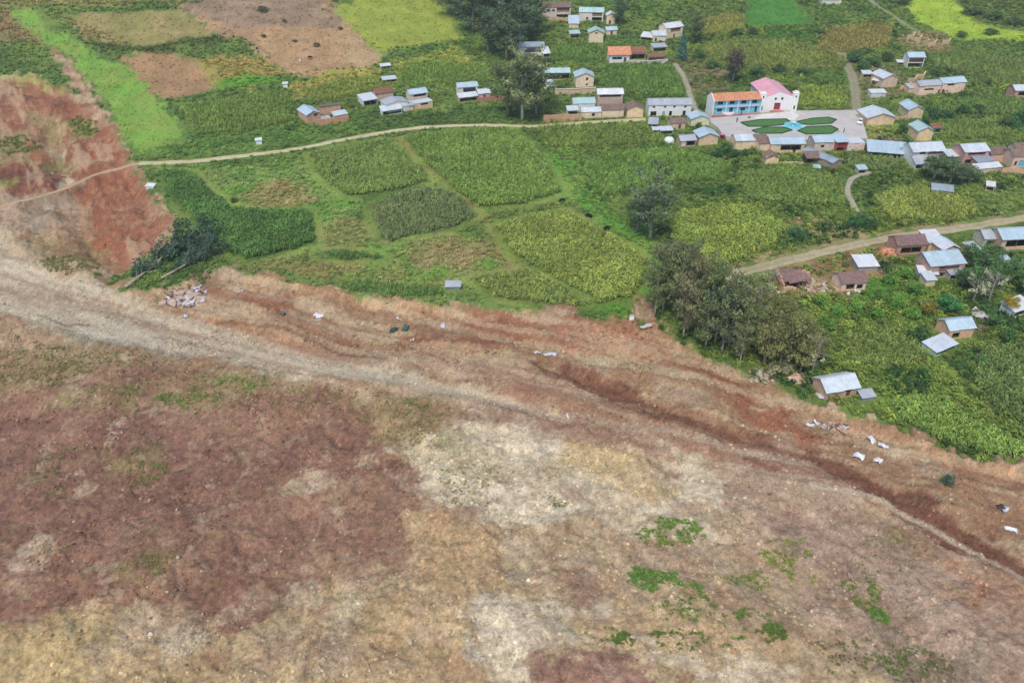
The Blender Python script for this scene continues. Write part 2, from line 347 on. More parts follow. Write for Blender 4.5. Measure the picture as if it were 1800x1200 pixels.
# maize and other tall crops: (outline, tint, plant height, spacing m, words)
CROPS = [
 ([(545, 272), (600, 258), (682, 246), (712, 272), (755, 318), (690, 336), (612, 347), (575, 320)], (114, 134, 66), 2.1, 0.80, 'maize plot just below the bend of the dirt road, left of the larger road-side plot'),
 ([(712, 243), (800, 232), (898, 228), (940, 262), (968, 305), (985, 340), (920, 358), (842, 366), (800, 335), (770, 306), (735, 272)], (112, 136, 62), 2.2, 0.80, 'large maize plot below the dirt road, above the grassy cross path'),
 ([(655, 362), (700, 345), (748, 332), (805, 346), (838, 378), (800, 398), (730, 414), (682, 426), (660, 402)], (108, 122, 74), 2.1, 0.75, 'small rounded maize plot in the middle of the meadow'),
 ([(870, 400), (930, 382), (996, 372), (1045, 402), (1092, 428), (1138, 462), (1128, 500), (1108, 525), (1052, 533), (1010, 505), (960, 478), (905, 452)], (128, 142, 66), 2.3, 0.75, 'big yellow-green maize plot above the bare slide edge'),
 ([(835, 490), (925, 474), (965, 492), (1040, 538), (1010, 541), (930, 530), (870, 522)], (122, 136, 68), 1.8, 0.75, 'narrow maize strip at the lip of the slide'),
 ([(282, 302), (330, 302), (362, 330), (405, 368), (470, 372), (545, 372), (552, 428), (500, 442), (430, 456), (380, 430), (340, 385), (300, 345)], (84, 116, 56), 2.3, 0.75, 'dark green L-shaped maize plot beside the red slide lobe'),
 ([(560, 446), (600, 440), (660, 448), (672, 456), (600, 458)], (88, 116, 58), 1.4, 0.7, 'thin dark crop strip below the brown meadow patch'),
 ([(1020, 278), (1100, 268), (1185, 262), (1285, 290), (1262, 322), (1190, 320), (1180, 340), (1110, 332), (1060, 350), (1030, 312)], (104, 132, 58), 2.2, 0.85, 'maize plot below the plaza row, left of the lone eucalyptus'),
 ([(1296, 305), (1380, 296), (1440, 300), (1482, 330), (1480, 364), (1400, 360), (1310, 352)], (112, 134, 64), 2.2, 0.85, 'maize plot between the small brown hut and the stone steps'),
 ([(1190, 378), (1260, 364), (1330, 366), (1382, 408), (1350, 440), (1290, 462), (1245, 474), (1205, 450), (1178, 420)], (130, 146, 64), 2.3, 0.8, 'yellow-green maize plot above the right-hand track, behind the eucalyptus grove'),
 ([(1532, 346), (1580, 334), (1640, 332), (1700, 352), (1722, 370), (1690, 386), (1620, 388), (1565, 390)], (132, 144, 66), 2.1, 0.85, 'oval yellowish maize plot above the track at right'),
 ([(1052, 118), (1110, 114), (1182, 114), (1198, 145), (1206, 170), (1150, 172), (1096, 166), (1052, 152)], (98, 126, 58), 2.2, 1.0, 'maize plot between the orange-roofed house and the long white building'),
 ([(945, 226), (1040, 222), (1130, 220), (1178, 248), (1080, 258), (965, 260)], (112, 130, 60), 2.0, 0.9, 'maize strip just below the dirt road by the tan compound wall'),
 ([(1232, 30), (1308, 26), (1310, 58), (1236, 64)], (134, 136, 66), 2.0, 1.2, 'small yellowish maize plot high on the slope, left of the green lawn'),
 ([(1232, 74), (1330, 72), (1420, 78), (1500, 108), (1480, 122), (1380, 128), (1235, 116)], (118, 130, 62), 2.1, 1.15, 'wide maize plot on the slope behind the pink-roofed church'),
 ([(1450, 52), (1520, 42), (1572, 44), (1560, 84), (1500, 92), (1430, 98)], (134, 128, 68), 2.0, 1.2, 'brownish maize plot on the slope below the hill path'),
 ([(1400, 150), (1480, 158), (1490, 186), (1420, 190), (1396, 186)], (126, 144, 60), 2.0, 1.0, 'maize plot just behind the plaza, right of the church'),
 ([(1640, 96), (1720, 92), (1860, 100), (1860, 150), (1760, 150), (1700, 132), (1640, 120)], (108, 126, 62), 2.1, 1.1, 'maize plot on the slope behind the twin-roofed house'),
 ([(1640, 178), (1720, 170), (1860, 178), (1860, 206), (1760, 204), (1650, 200)], (100, 124, 58), 2.1, 1.0, 'maize plot below the twin-roofed house'),
 ([(1650, 222), (1720, 214), (1772, 212), (1785, 236), (1720, 246), (1656, 246)], (112, 130, 62), 2.1, 0.95, 'maize plot above the row of roofs at the right edge'),
 ([(1488, 274), (1540, 276), (1592, 282), (1600, 298), (1540, 302), (1492, 298)], (104, 122, 66), 2.0, 0.85, 'low maize strip in front of the long blue shed'),
 ([(965, 85), (1030, 82), (1058, 92), (1062, 106), (1000, 112), (968, 106)], (98, 128, 58), 2.0, 1.1, 'maize patch left of the orange-roofed house'),
 ([(1562, 706), (1600, 696), (1650, 700), (1740, 758), (1810, 800), (1830, 816), (1700, 794), (1640, 772), (1580, 742)], (114, 138, 62), 2.2, 0.7, 'maize strip along the lip of the slide at the right edge'),
 ([(1724, 622), (1770, 606), (1850, 604), (1850, 780), (1800, 752), (1745, 715), (1712, 668)], (98, 118, 62), 2.2, 0.75, 'dark maize plot at the lower right edge'),
 ([(1485, 594), (1545, 576), (1610, 600), (1632, 636), (1570, 650), (1492, 640)], (112, 128, 62), 2.0, 0.75, 'maize plot above the lone house at the slide edge'),
 ([(316, 192), (400, 176), (500, 160), (522, 182), (500, 196), (520, 212), (440, 232), (342, 240), (330, 215)], (110, 132, 60), 2.0, 1.0, 'maize plot on the slope between the bright green strip and the brown house compound'),
 ([(528, 158), (600, 140), (660, 134), (690, 150), (640, 162), (600, 176), (560, 176)], (128, 140, 62), 1.8, 1.0, 'maize strip just above the brown house compound'),
 ([(700, 120), (760, 108), (850, 118), (868, 138), (790, 146), (720, 152), (700, 148)], (112, 138, 60), 1.6, 1.1, 'low crop plot below the lime field'),
 ([(570, 500), (640, 498), (740, 508), (780, 516), (720, 526), (620, 514)], (96, 124, 62), 1.3, 0.7, 'thin crop strip along the slide lip beside the small white shelter'),
]
CROPW = [P(c[0]) for c in CROPS]
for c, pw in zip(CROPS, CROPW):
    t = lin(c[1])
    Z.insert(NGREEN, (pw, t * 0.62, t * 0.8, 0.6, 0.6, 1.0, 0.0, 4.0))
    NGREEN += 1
NSOIL0 = NGREEN

PLAZA = P([(1240, 214), (1300, 208), (1345, 203), (1395, 197), (1505, 194), (1516, 215), (1524, 247), (1440, 252), (1300, 252), (1270, 246), (1262, 232)])

def ground(X, Y, colour=True):
    """height and earth/turf colour of the terrain at any plan position"""
    X = np.asarray(X, float); Y = np.asarray(Y, float)
    z = base(X, Y)
    sd = sdf(SOIL, X, Y, 30)
    sdn = sd + 1.9 * fbm(X / 6, Y / 6, 3, 3) + 1.1 * fbm(X / 1.6, Y / 1.6, 2, 9)
    soil = S(sdn / 0.8 + 0.5)
    # coordinates along and across the flow
    al = X * FD[0] + Y * FD[1]; ac = -X * FD[1] + Y * FD[0]
    calm = np.zeros(X.shape)
    for ln, w in ROADW.values():
        calm = np.maximum(calm, S((w * 0.5 + 2.5 - ldist(ln, X, Y)) / 2.5))
    calm = np.maximum(calm, S((sdf(PLAZA, X, Y, 12) + 6) / 4))
    strip = S((sdf(STRIP, X, Y) + 1.6 + 0.8 * fbm(X / 4, Y / 4, 2, 40)) / 3.2)
    flow = S((sdf(FLOW, X, Y) + 2) / 5)
    gully = S((7 - ldist(GULLY, X, Y)) / 6)
    lobe = S((sdf(LOBE, X, Y) + 2) / 8)
    ga = X * GD[0] + Y * GD[1]; gc = -X * GD[1] + Y * GD[0]
    dstk = fbm(gc / 4.5, ga / 26, 4, 321, .6)          # streaks down the scar
    wx = X + 5 * fbm(X / 14, Y / 14, 3, 311); wy = Y + 5 * fbm(X / 14, Y / 14, 3, 312)
    hum = fbm(wx / 17, wy / 17, 4, 11)
    rill = np.abs(fbm(wx / 11, wy / 15, 4, 313, 0.45))
    lips = S((hum - 0.10) / 0.05) + S((hum + 0.16) / 0.05) + S((fbm(wx / 8, wy / 8, 4, 314) - .12) / .06)
    bumps = 1.3 * hum + 0.40 * fbm(X / 3.2, Y / 3.2, 4, 21, 0.66) + 0.22 * fbm(X / 0.75, Y / 0.75, 2, 23) + 0.25 * lips - 0.25 * (1 - S(rill / 0.09))
    ridges = 0.9 * (0.5 - np.abs(fbm(al / 26, ac / 4.5, 4, 31)))
    rel = soil * (-1.5 * S(sd / 3.5) + bumps * (1 - 0.5 * flow) + 1.5 * ridges * (1 - .8 * lobe) * S((sd + 2) / 8) * (0.1 + 0.75 * S((ac - AC0) / 14)) - 1.0 * strip - 0.9 * flow - 2.2 * gully + lobe * (1.5 * fbm(X / 9, Y / 9, 4, 320) + 0.8 * dstk + 0.7 * fbm(X / 2.6, Y / 2.6, 3, 322, .65)))
    turf = 0.35 * fbm(X / 14, Y / 14, 3, 51) + 0.10 * fbm(X / 2, Y / 2, 2, 52)
    z = z + (rel + (1 - soil) * turf) * (1 - 0.9 * calm)
    for b in BANKS:
        z = z + 1.2 * S((4 - ldist(b, X, Y)) / 4)      # grassy terrace bank
    if not colour:
        return z
    n1 = fbm(X / 22, Y / 22, 4, 61); n2 = fbm(X / 5, Y / 5, 4, 62); n3 = fbm(X / 0.9, Y / 0.9, 3, 63, 0.8)
    g1, g2, g3 = lin((88, 118, 56)), lin((114, 134, 66)), lin((70, 98, 48))
    a = np.clip(0.5 + 0.9 * n1 + 0.35 * n2, 0, 1)[..., None]
    col = g1 * (1 - a) + g2 * a
    a = np.clip(0.2 + 1.1 * fbm(X / 9, Y / 9, 3, 71), 0, 1)[..., None]
    col = col * (1 - 0.6 * a) + g3 * 0.6 * a
    sc = lin((172, 146, 116)) * (1 - np.clip(0.5 + 0.8 * n1, 0, 1)[..., None]) + lin((156, 128, 102)) * np.clip(0.5 + 0.8 * n1, 0, 1)[..., None]
    streak = fbm(al / 14, ac / 1.6, 4, 81, 0.6)

    def apply(col, zz, k):
        poly, c1, c2, soft, warp, op, patch, sc_ = zz
        s = sdf(poly, X, Y, 14)
        m = s > -13.9
        if not m.any():
            return col
        x = X[m]; y = Y[m]
        ww = warp * (fbm(x / (2.2 + 2.0 * warp), y / (2.2 + 2.0 * warp), 5, 200 + k * 3, 0.68) * 2.1)
        t = S((s[m] + ww) / (1.3 * soft) + 0.5) * op
        if c2 is not None:
            q = np.clip(0.5 + 1.3 * fbm(x / sc_, y / sc_, 4, 400 + k, 0.6), 0, 1)[..., None]
            c = c1 * (1 - q) + c2 * q
        else:
            c = c1
        t = t[..., None]
        col[m] = col[m] * (1 - t) + c * t
        return col
    for k in range(NGREEN):
        col = apply(col, Z[k], k)
    for pw in CROPW[:7]:                                # mown grass strips round the plots
        sd_ = sdf(pw, X, Y)
        t = (S((2.6 - np.abs(sd_ + 1.6 + 1.6 * n2)) / 2.0) * np.clip(.30 + .8 * fbm(X / 8, Y / 8, 3, 381), 0, .6))[..., None]
        col = col * (1 - t) + lin((130, 150, 72)) * t
    for k in range(NGREEN, len(Z)):
        sc = apply(sc, Z[k], k)
    # mottling of broken ground: pale crumbs, dark damp spots, streaks along the flow
    crisp = S((fbm(wx / 3.0, wy / 3.0, 5, 331, 0.7) + .02) / .10) - .5
    mot = 1 + 0.20 * n2 + 0.46 * n3 + 0.12 * crisp + 0.20 * streak * S((ac - AC0 + 4) / 10) * (1 - lobe)
    sc = sc * mot[..., None]
    pale = S((fbm(X / 2.6, Y / 2.6, 4, 91, 0.65) - 0.30) / 0.16)[..., None] * 0.34 * (1 - .7 * lobe)[..., None]
    sc = sc * (1 - pale) + lin((196, 176, 148)) * pale
    rd = S((fbm(X / 4.6, Y / 4.6, 4, 95, 0.65) - 0.22) / 0.25)[..., None] * 0.34
    sc = sc * (1 - rd) + lin((142, 102, 80)) * rd
    weed = S((fbm(X / 3.4, Y / 3.4, 4, 97, 0.7) - 0.30) / 0.14)[..., None] * 0.30
    sc = sc * (1 - weed) + lin((136, 132, 84)) * weed
    silt = ((1 - S((rill - .015) / .05)) * .25 * S(fbm(X / 20, Y / 20, 3, 341) * 2 + .5))[..., None]
    sc = sc * (1 - silt) + lin((192, 174, 144)) * silt
    inslide = S((ac - AC0 + 2) / 8) * (1 - .85 * lobe)
    b1 = fbm(al / 30, ac / 2.6, 5, 351, 0.6)
    bp = (S((b1 - .05) / .14) * .34 * inslide)[..., None]; bd = (S((-.02 - b1) / .14) * .52 * inslide)[..., None]
    sc = sc * (1 - bp) + lin((194, 174, 144)) * bp
    sc = sc * (1 - bd) + lin((142, 102, 78)) * bd
    # soft wash streaks down the near hillside
    sa_ = X * WD[0] + Y * WD[1]; sb_ = -X * WD[1] + Y * WD[0]
    w1 = fbm((sb_ + 3 * hum) / 2.2, sa_ / 20, 4, 391, .6)
    near = (1 - inslide) * S((X + 10) / 14)
    wp = (S((w1 - .12) / .2) * .22 * near)[..., None]; wd = (S((-.12 - w1) / .2) * .2 * near)[..., None]
    sc = sc * (1 - wp) + lin((200, 180, 154)) * wp
    sc = sc * (1 - wd) + lin((146, 114, 94)) * wd
    vs_ = (S((dstk - .16) / .12) * .5 * lobe)[..., None]
    sc = sc * (1 - vs_) + lin((190, 162, 132)) * vs_
    trk = (S((sdf(FLOW, X, Y) + .5 + 2.2 * fbm(al / 16, ac / 3, 4, 371, .6)) / 2.2) * np.clip(.50 + .9 * fbm(al / 40, ac / 2.2, 4, 372, .55), .1, .8) * (1 - lobe))[..., None]
    sc = sc * (1 - trk) + lin((186, 172, 150)) * (1 + .22 * streak + .22 * n3)[..., None] * trk
    dmp = (S((sdf(STRIP, X, Y) - .2 + 1.7 * fbm(al / 7, ac / 3, 4, 361, .65)) / 1.6) * (.45 + .4 * S((X - 25) / 30)))[..., None]
    sc = sc * (1 - dmp) + lin((116, 80, 62)) * (1 + .3 * n3 + .2 * b1)[..., None] * dmp
    g_ = sc @ np.array([.3, .5, .2])
    sc = (sc * .98 + .02 * g_[..., None]) * np.array([1.11, 1.11, 1.06])
    for ln, w, c, op in LINES:
        d = ldist(ln, X, Y)
        t = (S((w * 1.6 - d + 0.5 * w * fbm(X / 3, Y / 3, 3, 99)) / w) * op)[..., None]
        sc = sc * (1 - t) + c * t
        if ln is LINES[9][0] or ln is LINES[10][0]:
            col = col * (1 - t) + c * t
    col = col * (1 + 0.22 * n2 + 0.22 * n3)[..., None]
    g_ = col @ np.array([.3, .6, .1])
    col = (col * .96 + .04 * g_[..., None]) * np.array([1.16, 1.10, 1.0])
    cm = soil[..., None]
    col = col * (1 - cm) + sc * cm
    return z, np.clip(col, 0.01, 0.9), soil

def zat(x, y):
    return float(ground(np.array([x]), np.array([y]), False)[0])
# ------------------------------------------------------------------ materials
def mat(name):
    m = bpy.data.materials.new(name)
    m.use_nodes = True
    nt = m.node_tree
    return m, nt, nt.nodes['Principled BSDF']

def nd(nt, t, **kw):
    n = nt.nodes.new(t)
    for k, v in kw.items():
        setattr(n, k, v)
    return n

def mixc(nt, a, b, fac, mode='MIX'):
    n = nd(nt, 'ShaderNodeMix', data_type='RGBA', blend_type=mode)
    for i, v in ((6, a), (7, b), (0, fac)):
        if hasattr(v, 'is_linked'):
            nt.links.new(v, n.inputs[i])
        else:
            n.inputs[i].default_value = v if i == 0 else (*v, 1)
    return n.outputs[2]

def ntex(nt, scale, detail=4, rough=0.6, coord='Object', vec=None):
    n = nd(nt, 'ShaderNodeTexNoise')
    n.inputs['Scale'].default_value = scale
    n.inputs['Detail'].default_value = detail
    n.inputs['Roughness'].default_value = rough
    if vec is None:
        tc = nd(nt, 'ShaderNodeTexCoord')
        vec = tc.outputs[coord]
    nt.links.new(vec, n.inputs['Vector'])
    return n.outputs[0]

def ramp(nt, fac, a, b, va=0.0, vb=1.0):
    r = nd(nt, 'ShaderNodeMapRange')
    r.inputs[1].default_value = a; r.inputs[2].default_value = b
    r.inputs[3].default_value = va; r.inputs[4].default_value = vb
    nt.links.new(fac, r.inputs[0])
    return r.outputs[0]

def bump(nt, bs, h, dist, strength=1.0):
    b = nd(nt, 'ShaderNodeBump')
    b.inputs['Distance'].default_value = dist
    b.inputs['Strength'].default_value = strength
    nt.links.new(h, b.inputs['Height'])
    nt.links.new(b.outputs[0], bs.inputs['Normal'])

def scale_col(nt, col, fac):
    """col * fac (a value socket)"""
    c = nd(nt, 'ShaderNodeCombineColor')
    for i in range(3):
        nt.links.new(fac, c.inputs[i])
    return mixc(nt, col, c.outputs[0], 1.0, 'MULTIPLY')

def m_ground():
    m, nt, bs = mat('earth_and_turf')
    a = nd(nt, 'ShaderNodeAttribute', attribute_name='earth')
    n1 = ntex(nt, 2.0, 6, 0.78)
    n2 = ntex(nt, 7.0, 3, 0.7)
    c = scale_col(nt, a.outputs['Color'], ramp(nt, n1, 0.32, 0.68, 0.62, 1.40))
    c = scale_col(nt, c, ramp(nt, n2, 0.3, 0.7, 0.78, 1.22))
    nt.links.new(c, bs.inputs['Base Color'])
    bs.inputs['Roughness'].default_value = 0.95
    bs.inputs['Specular IOR Level'].default_value = 0.1
    bump(nt, bs, n1, 0.35, 0.8)
    return m

def m_objcol(name, rough=0.85, spec=0.2, lo=0.82, hi=1.16, scale=1.2, bumpd=0.0, stain=None, metallic=0.0):
    """paint, plaster, mud: the object's own colour broken up by noise"""
    m, nt, bs = mat(name)
    oi = nd(nt, 'ShaderNodeObjectInfo')
    n1 = ntex(nt, scale, 5, 0.65)
    c = scale_col(nt, oi.outputs['Color'], ramp(nt, n1, 0.3, 0.7, lo, hi))
    if stain:
        n2 = ntex(nt, scale * 0.35, 5, 0.7)
        c = mixc(nt, c, tuple(lin(stain)), ramp(nt, n2, 0.52, 0.75, 0.0, 0.55))
    nt.links.new(c, bs.inputs['Base Color'])
    bs.inputs['Roughness'].default_value = rough
    bs.inputs['Specular IOR Level'].default_value = spec
    bs.inputs['Metallic'].default_value = metallic
    if bumpd:
        bump(nt, bs, n1, bumpd)
    return m

def m_sheet(name, axis):
    m, nt, bs = mat(name)
    oi = nd(nt, 'ShaderNodeObjectInfo')
    tc = nd(nt, 'ShaderNodeTexCoord')
    n1 = ntex(nt, 0.8, 5, 0.7, vec=tc.outputs['Object'])
    c = scale_col(nt, oi.outputs['Color'], ramp(nt, n1, 0.3, 0.7, 0.82, 1.12))
    n2 = ntex(nt, 1.7, 6, 0.75, vec=tc.outputs['Object'])
    c = mixc(nt, c, tuple(lin((140, 116, 98))), ramp(nt, n2, 0.56, 0.74, 0.0, 0.6))
    nt.links.new(c, bs.inputs['Base Color'])
    bs.inputs['Roughness'].default_value = 0.5
    bs.inputs['Metallic'].default_value = 0.15
    bs.inputs['Specular IOR Level'].default_value = 0.4
    w = nd(nt, 'ShaderNodeTexWave', wave_type='BANDS', bands_direction=axis)
    w.inputs['Scale'].default_value = 1.1
    nt.links.new(tc.outputs['Object'], w.inputs['Vector'])
    bump(nt, bs, w.outputs['Fac'], 0.03, 0.6)
    return m

def m_tile():
    m, nt, bs = mat('clay_tile')
    oi = nd(nt, 'ShaderNodeObjectInfo')
    tc = nd(nt, 'ShaderNodeTexCoord')
    br = nd(nt, 'ShaderNodeTexBrick')
    br.inputs['Scale'].default_value = 2.2
    br.inputs['Color1'].default_value = (0.75, 0.75, 0.75, 1)
    br.inputs['Color2'].default_value = (1.2, 1.2, 1.2, 1)
    br.inputs['Mortar'].default_value = (0.45, 0.45, 0.45, 1)
    br.inputs['Mortar Size'].default_value = 0.03
    nt.links.new(tc.outputs['Object'], br.inputs['Vector'])
    n1 = ntex(nt, 1.3, 5, 0.7, vec=tc.outputs['Object'])
    c = mixc(nt, oi.outputs['Color'], br.outputs['Color'], 0.8, 'MULTIPLY')
    c = scale_col(nt, c, ramp(nt, n1, 0.3, 0.7, 0.75, 1.5))
    nt.links.new(c, bs.inputs['Base Color'])
    bs.inputs['Roughness'].default_value = 0.9
    bump(nt, bs, br.outputs['Fac'], -0.05, 0.8)
    return m

def m_leaf(name, attr):
    """foliage: tint from the plant (instance attribute) or from the object's own colour"""
    m, nt, bs = mat(name)
    oi = nd(nt, 'ShaderNodeObjectInfo')
    if attr:
        a = nd(nt, 'ShaderNodeAttribute', attribute_name='tint', attribute_type='INSTANCER')
        src = a.outputs['Color']
        c = scale_col(nt, src, ramp(nt, oi.outputs['Random'], 0, 1, 0.75, 1.28))
    else:
        at_ = nd(nt, 'ShaderNodeAttribute', attribute_name='leaf_tone', attribute_type='GEOMETRY')
        c = mixc(nt, oi.outputs['Color'], at_.outputs['Color'], 1.0, 'MULTIPLY')
    nt.links.new(c, bs.inputs['Base Color'])
    bs.inputs['Roughness'].default_value = 0.7
    bs.inputs['Specular IOR Level'].default_value = 0.2
    tr = nd(nt, 'ShaderNodeBsdfTranslucent')
    nt.links.new(c, tr.inputs['Color'])
    mx = nd(nt, 'ShaderNodeMixShader')
    mx.inputs[0].default_value = 0.15
    nt.links.new(bs.outputs[0], mx.inputs[1]); nt.links.new(tr.outputs[0], mx.inputs[2])
    nt.links.new(mx.outputs[0], nt.nodes['Material Output'].inputs['Surface'])
    return m

def m_inst(name):
    m, nt, bs = mat(name)
    a = nd(nt, 'ShaderNodeAttribute', attribute_name='tint', attribute_type='INSTANCER')
    oi = nd(nt, 'ShaderNodeObjectInfo')
    c = scale_col(nt, a.outputs['Color'], ramp(nt, oi.outputs['Random'], 0, 1, 0.8, 1.22))
    nt.links.new(c, bs.inputs['Base Color'])
    bs.inputs['Roughness'].default_value = 0.95
    bs.inputs['Specular IOR Level'].default_value = 0.1
    return m

def m_glass():
    m, nt, bs = mat('window_glass')
    n = ntex(nt, 0.7, 2)
    c = mixc(nt, tuple(lin((28, 32, 36))), tuple(lin((50, 58, 64))), n)
    nt.links.new(c, bs.inputs['Base Color'])
    bs.inputs['Roughness'].default_value = 0.12
    return m

def m_water():
    m, nt, bs = mat('fountain_water')
    n = ntex(nt, 3.0, 3)
    c = mixc(nt, tuple(lin((70, 170, 180))), tuple(lin((110, 205, 210))), n)
    nt.links.new(c, bs.inputs['Base Color'])
    bs.inputs['Roughness'].default_value = 0.08
    bump(nt, bs, n, 0.02)
    return m

def m_track():
    m, nt, bs = mat('trodden_dirt')
    oi = nd(nt, 'ShaderNodeObjectInfo')
    n1 = ntex(nt, 0.9, 6, 0.7)
    n2 = ntex(nt, 0.12, 4, 0.6)
    c = scale_col(nt, oi.outputs['Color'], ramp(nt, n1, 0.3, 0.7, 0.78, 1.2))
    c = mixc(nt, c, tuple(lin((150, 138, 100))), ramp(nt, n2, 0.5, 0.72, 0, 0.6))
    rt = nd(nt, 'ShaderNodeAttribute', attribute_name='verge')
    n3 = ntex(nt, 0.55, 5, 0.7)
    mm = nd(nt, 'ShaderNodeMath', operation='MULTIPLY')
    nt.links.new(rt.outputs['Fac'], mm.inputs[0]); nt.links.new(ramp(nt, n3, 0.35, 0.6, 0.0, 1.0), mm.inputs[1])
    c = mixc(nt, c, tuple(lin((118, 128, 72))), mm.outputs[0])
    nt.links.new(c, bs.inputs['Base Color'])
    bs.inputs['Roughness'].default_value = 0.95
    bump(nt, bs, n1, 0.08)
    return m

M = dict(ground=m_ground(), wall=m_objcol('mud_and_plaster', 0.92, 0.1, 0.88, 1.30, 0.9, 0.02, (176, 154, 128)),
         paint=m_objcol('painted_plaster', 0.7, 0.3, 0.9, 1.06, 0.7), wood=m_objcol('weathered_wood', 0.8, 0.2, 0.7, 1.2, 3.0, 0.01),
         sheet_x=m_sheet('corrugated_sheet', 'X'), sheet_y=m_sheet('corrugated_sheet_gable', 'Y'), tile=m_tile(),
         leaf=m_leaf('tree_foliage', False), crop=m_leaf('crop_foliage', True), clod=m_inst('broken_earth'),
         bark=m_objcol('bark', 0.9, 0.1, 0.65, 1.25, 2.5, 0.02), glass=m_glass(), water=m_water(), track=m_track(),
         concrete=m_objcol('concrete', 0.9, 0.2, 0.88, 1.08, 0.25, 0.01, (176, 166, 152)), lawn=m_objcol('mown_lawn', 0.95, 0.1, 0.7, 1.3, 1.5, 0.04),
         cloth=m_objcol('tarpaulin', 0.6, 0.3, 0.8, 1.15, 1.5, 0.03), rubber=m_objcol('rubber', 0.9, 0.2), car=m_objcol('car_paint', 0.3, 0.5, 0.95, 1.05, 0.5),
         hide=m_objcol('hide_and_cloth', 0.85, 0.2, 0.85, 1.15, 4.0))

# ------------------------------------------------------------------ object helpers
C = scene.collection
def link(o, parent=None):
    C.objects.link(o)
    if parent is not None:
        o.parent = parent
    return o

def col4(c, jitter=0.0):
    k = 1 + random.uniform(-jitter, jitter)
    a = lin(c) * k
    return (a[0], a[1], a[2], 1)

def obj(name, verts, faces, material, parent=None, color=None, smooth=False, mesh=None):
    if mesh is None:
        mesh = bpy.data.meshes.new(name)
        mesh.from_pydata([tuple(map(float, v)) for v in verts], [], faces)
        mesh.materials.append(M[material] if isinstance(material, str) else material)
        if smooth:
            mesh.polygons.foreach_set('use_smooth', [True] * len(mesh.polygons))
        mesh.update()
    o = bpy.data.objects.new(name, mesh)
    if color is not None:
        o.color = color
    return link(o, parent)

def tag(o, label=None, cat=None, group=None, kind=None):
    if label: o['label'] = label
    if cat: o['category'] = cat
    if group: o['group'] = group
    if kind: o['kind'] = kind
    return o

def empty(name, loc, rz=0.0):
    o = bpy.data.objects.new(name, None)
    o.empty_display_size = 0.5
    o.location = loc
    o.rotation_euler = (0, 0, rz)
    return link(o)

class MB:
    """collects boxes, quads and tubes for ONE mesh"""
    def __init__(s):
        s.v = []; s.f = []
    def quad(s, a, b, c, d):
        n = len(s.v); s.v += [a, b, c, d]; s.f.append((n, n + 1, n + 2, n + 3)); return s
    def tri(s, a, b, c):
        n = len(s.v); s.v += [a, b, c]; s.f.append((n, n + 1, n + 2)); return s
    def box(s, x0, x1, y0, y1, z0, z1):
        n = len(s.v)
        s.v += [(x0, y0, z0), (x1, y0, z0), (x1, y1, z0), (x0, y1, z0), (x0, y0, z1), (x1, y0, z1), (x1, y1, z1), (x0, y1, z1)]
        s.f += [tuple(n + i for i in q) for q in ((0, 3, 2, 1), (4, 5, 6, 7), (0, 1, 5, 4), (1, 2, 6, 5), (2, 3, 7, 6), (3, 0, 4, 7))]
        return s
    def slab(s, a, b, c, d, t):
        """thin slab below the quad a b c d"""
        a, b, c, d = (np.array(q, float) for q in (a, b, c, d))
        nrm = np.cross(b - a, d - a); nrm /= np.linalg.norm(nrm)
        n = len(s.v)
        s.v += [a, b, c, d, a - nrm * t, b - nrm * t, c - nrm * t, d - nrm * t]
        s.f += [tuple(n + i for i in q) for q in ((0, 1, 2, 3), (7, 6, 5, 4), (0, 4, 5, 1), (1, 5, 6, 2), (2, 6, 7, 3), (3, 7, 4, 0))]
        return s
    def tube(s, path, radii, k=6):
        path = [np.array(p, float) for p in path]
        n0 = len(s.v)
        for i, p in enumerate(path):
            t = path[min(i + 1, len(path) - 1)] - path[max(i - 1, 0)]
            t /= (np.linalg.norm(t) + 1e-9)
            u = np.cross(t, (0.31, 0.9, 0.2)); u /= (np.linalg.norm(u) + 1e-9)
            w = np.cross(t, u)
            for j in range(k):
                a = 2 * math.pi * j / k
                s.v.append(p + radii[i] * (math.cos(a) * u + math.sin(a) * w))
        for i in range(len(path) - 1):
            for j in range(k):
                a = n0 + i * k + j; b = n0 + i * k + (j + 1) % k
                s.f.append((a, b, b + k, a + k))
        s.f.append(tuple(n0 + j for j in range(k))[::-1])
        s.f.append(tuple(n0 + (len(path) - 1) * k + j for j in range(k)))
        return s
    def lathe(s, prof, k=12, c=(0, 0)):
        n0 = len(s.v)
        for r, z in prof:
            for j in range(k):
                a = 2 * math.pi * j / k
                s.v.append((c[0] + r * math.cos(a), c[1] + r * math.sin(a), z))
        for i in range(len(prof) - 1):
            for j in range(k):
                a = n0 + i * k + j; b = n0 + i * k + (j + 1) % k
                s.f.append((a, b, b + k, a + k))
        s.f.append(tuple(n0 + (len(prof) - 1) * k + j for j in range(k)))
        return s
    def build(s, name, material, parent=None, color=None, smooth=False):
        return obj(name, s.v, s.f, material, parent, color, smooth)

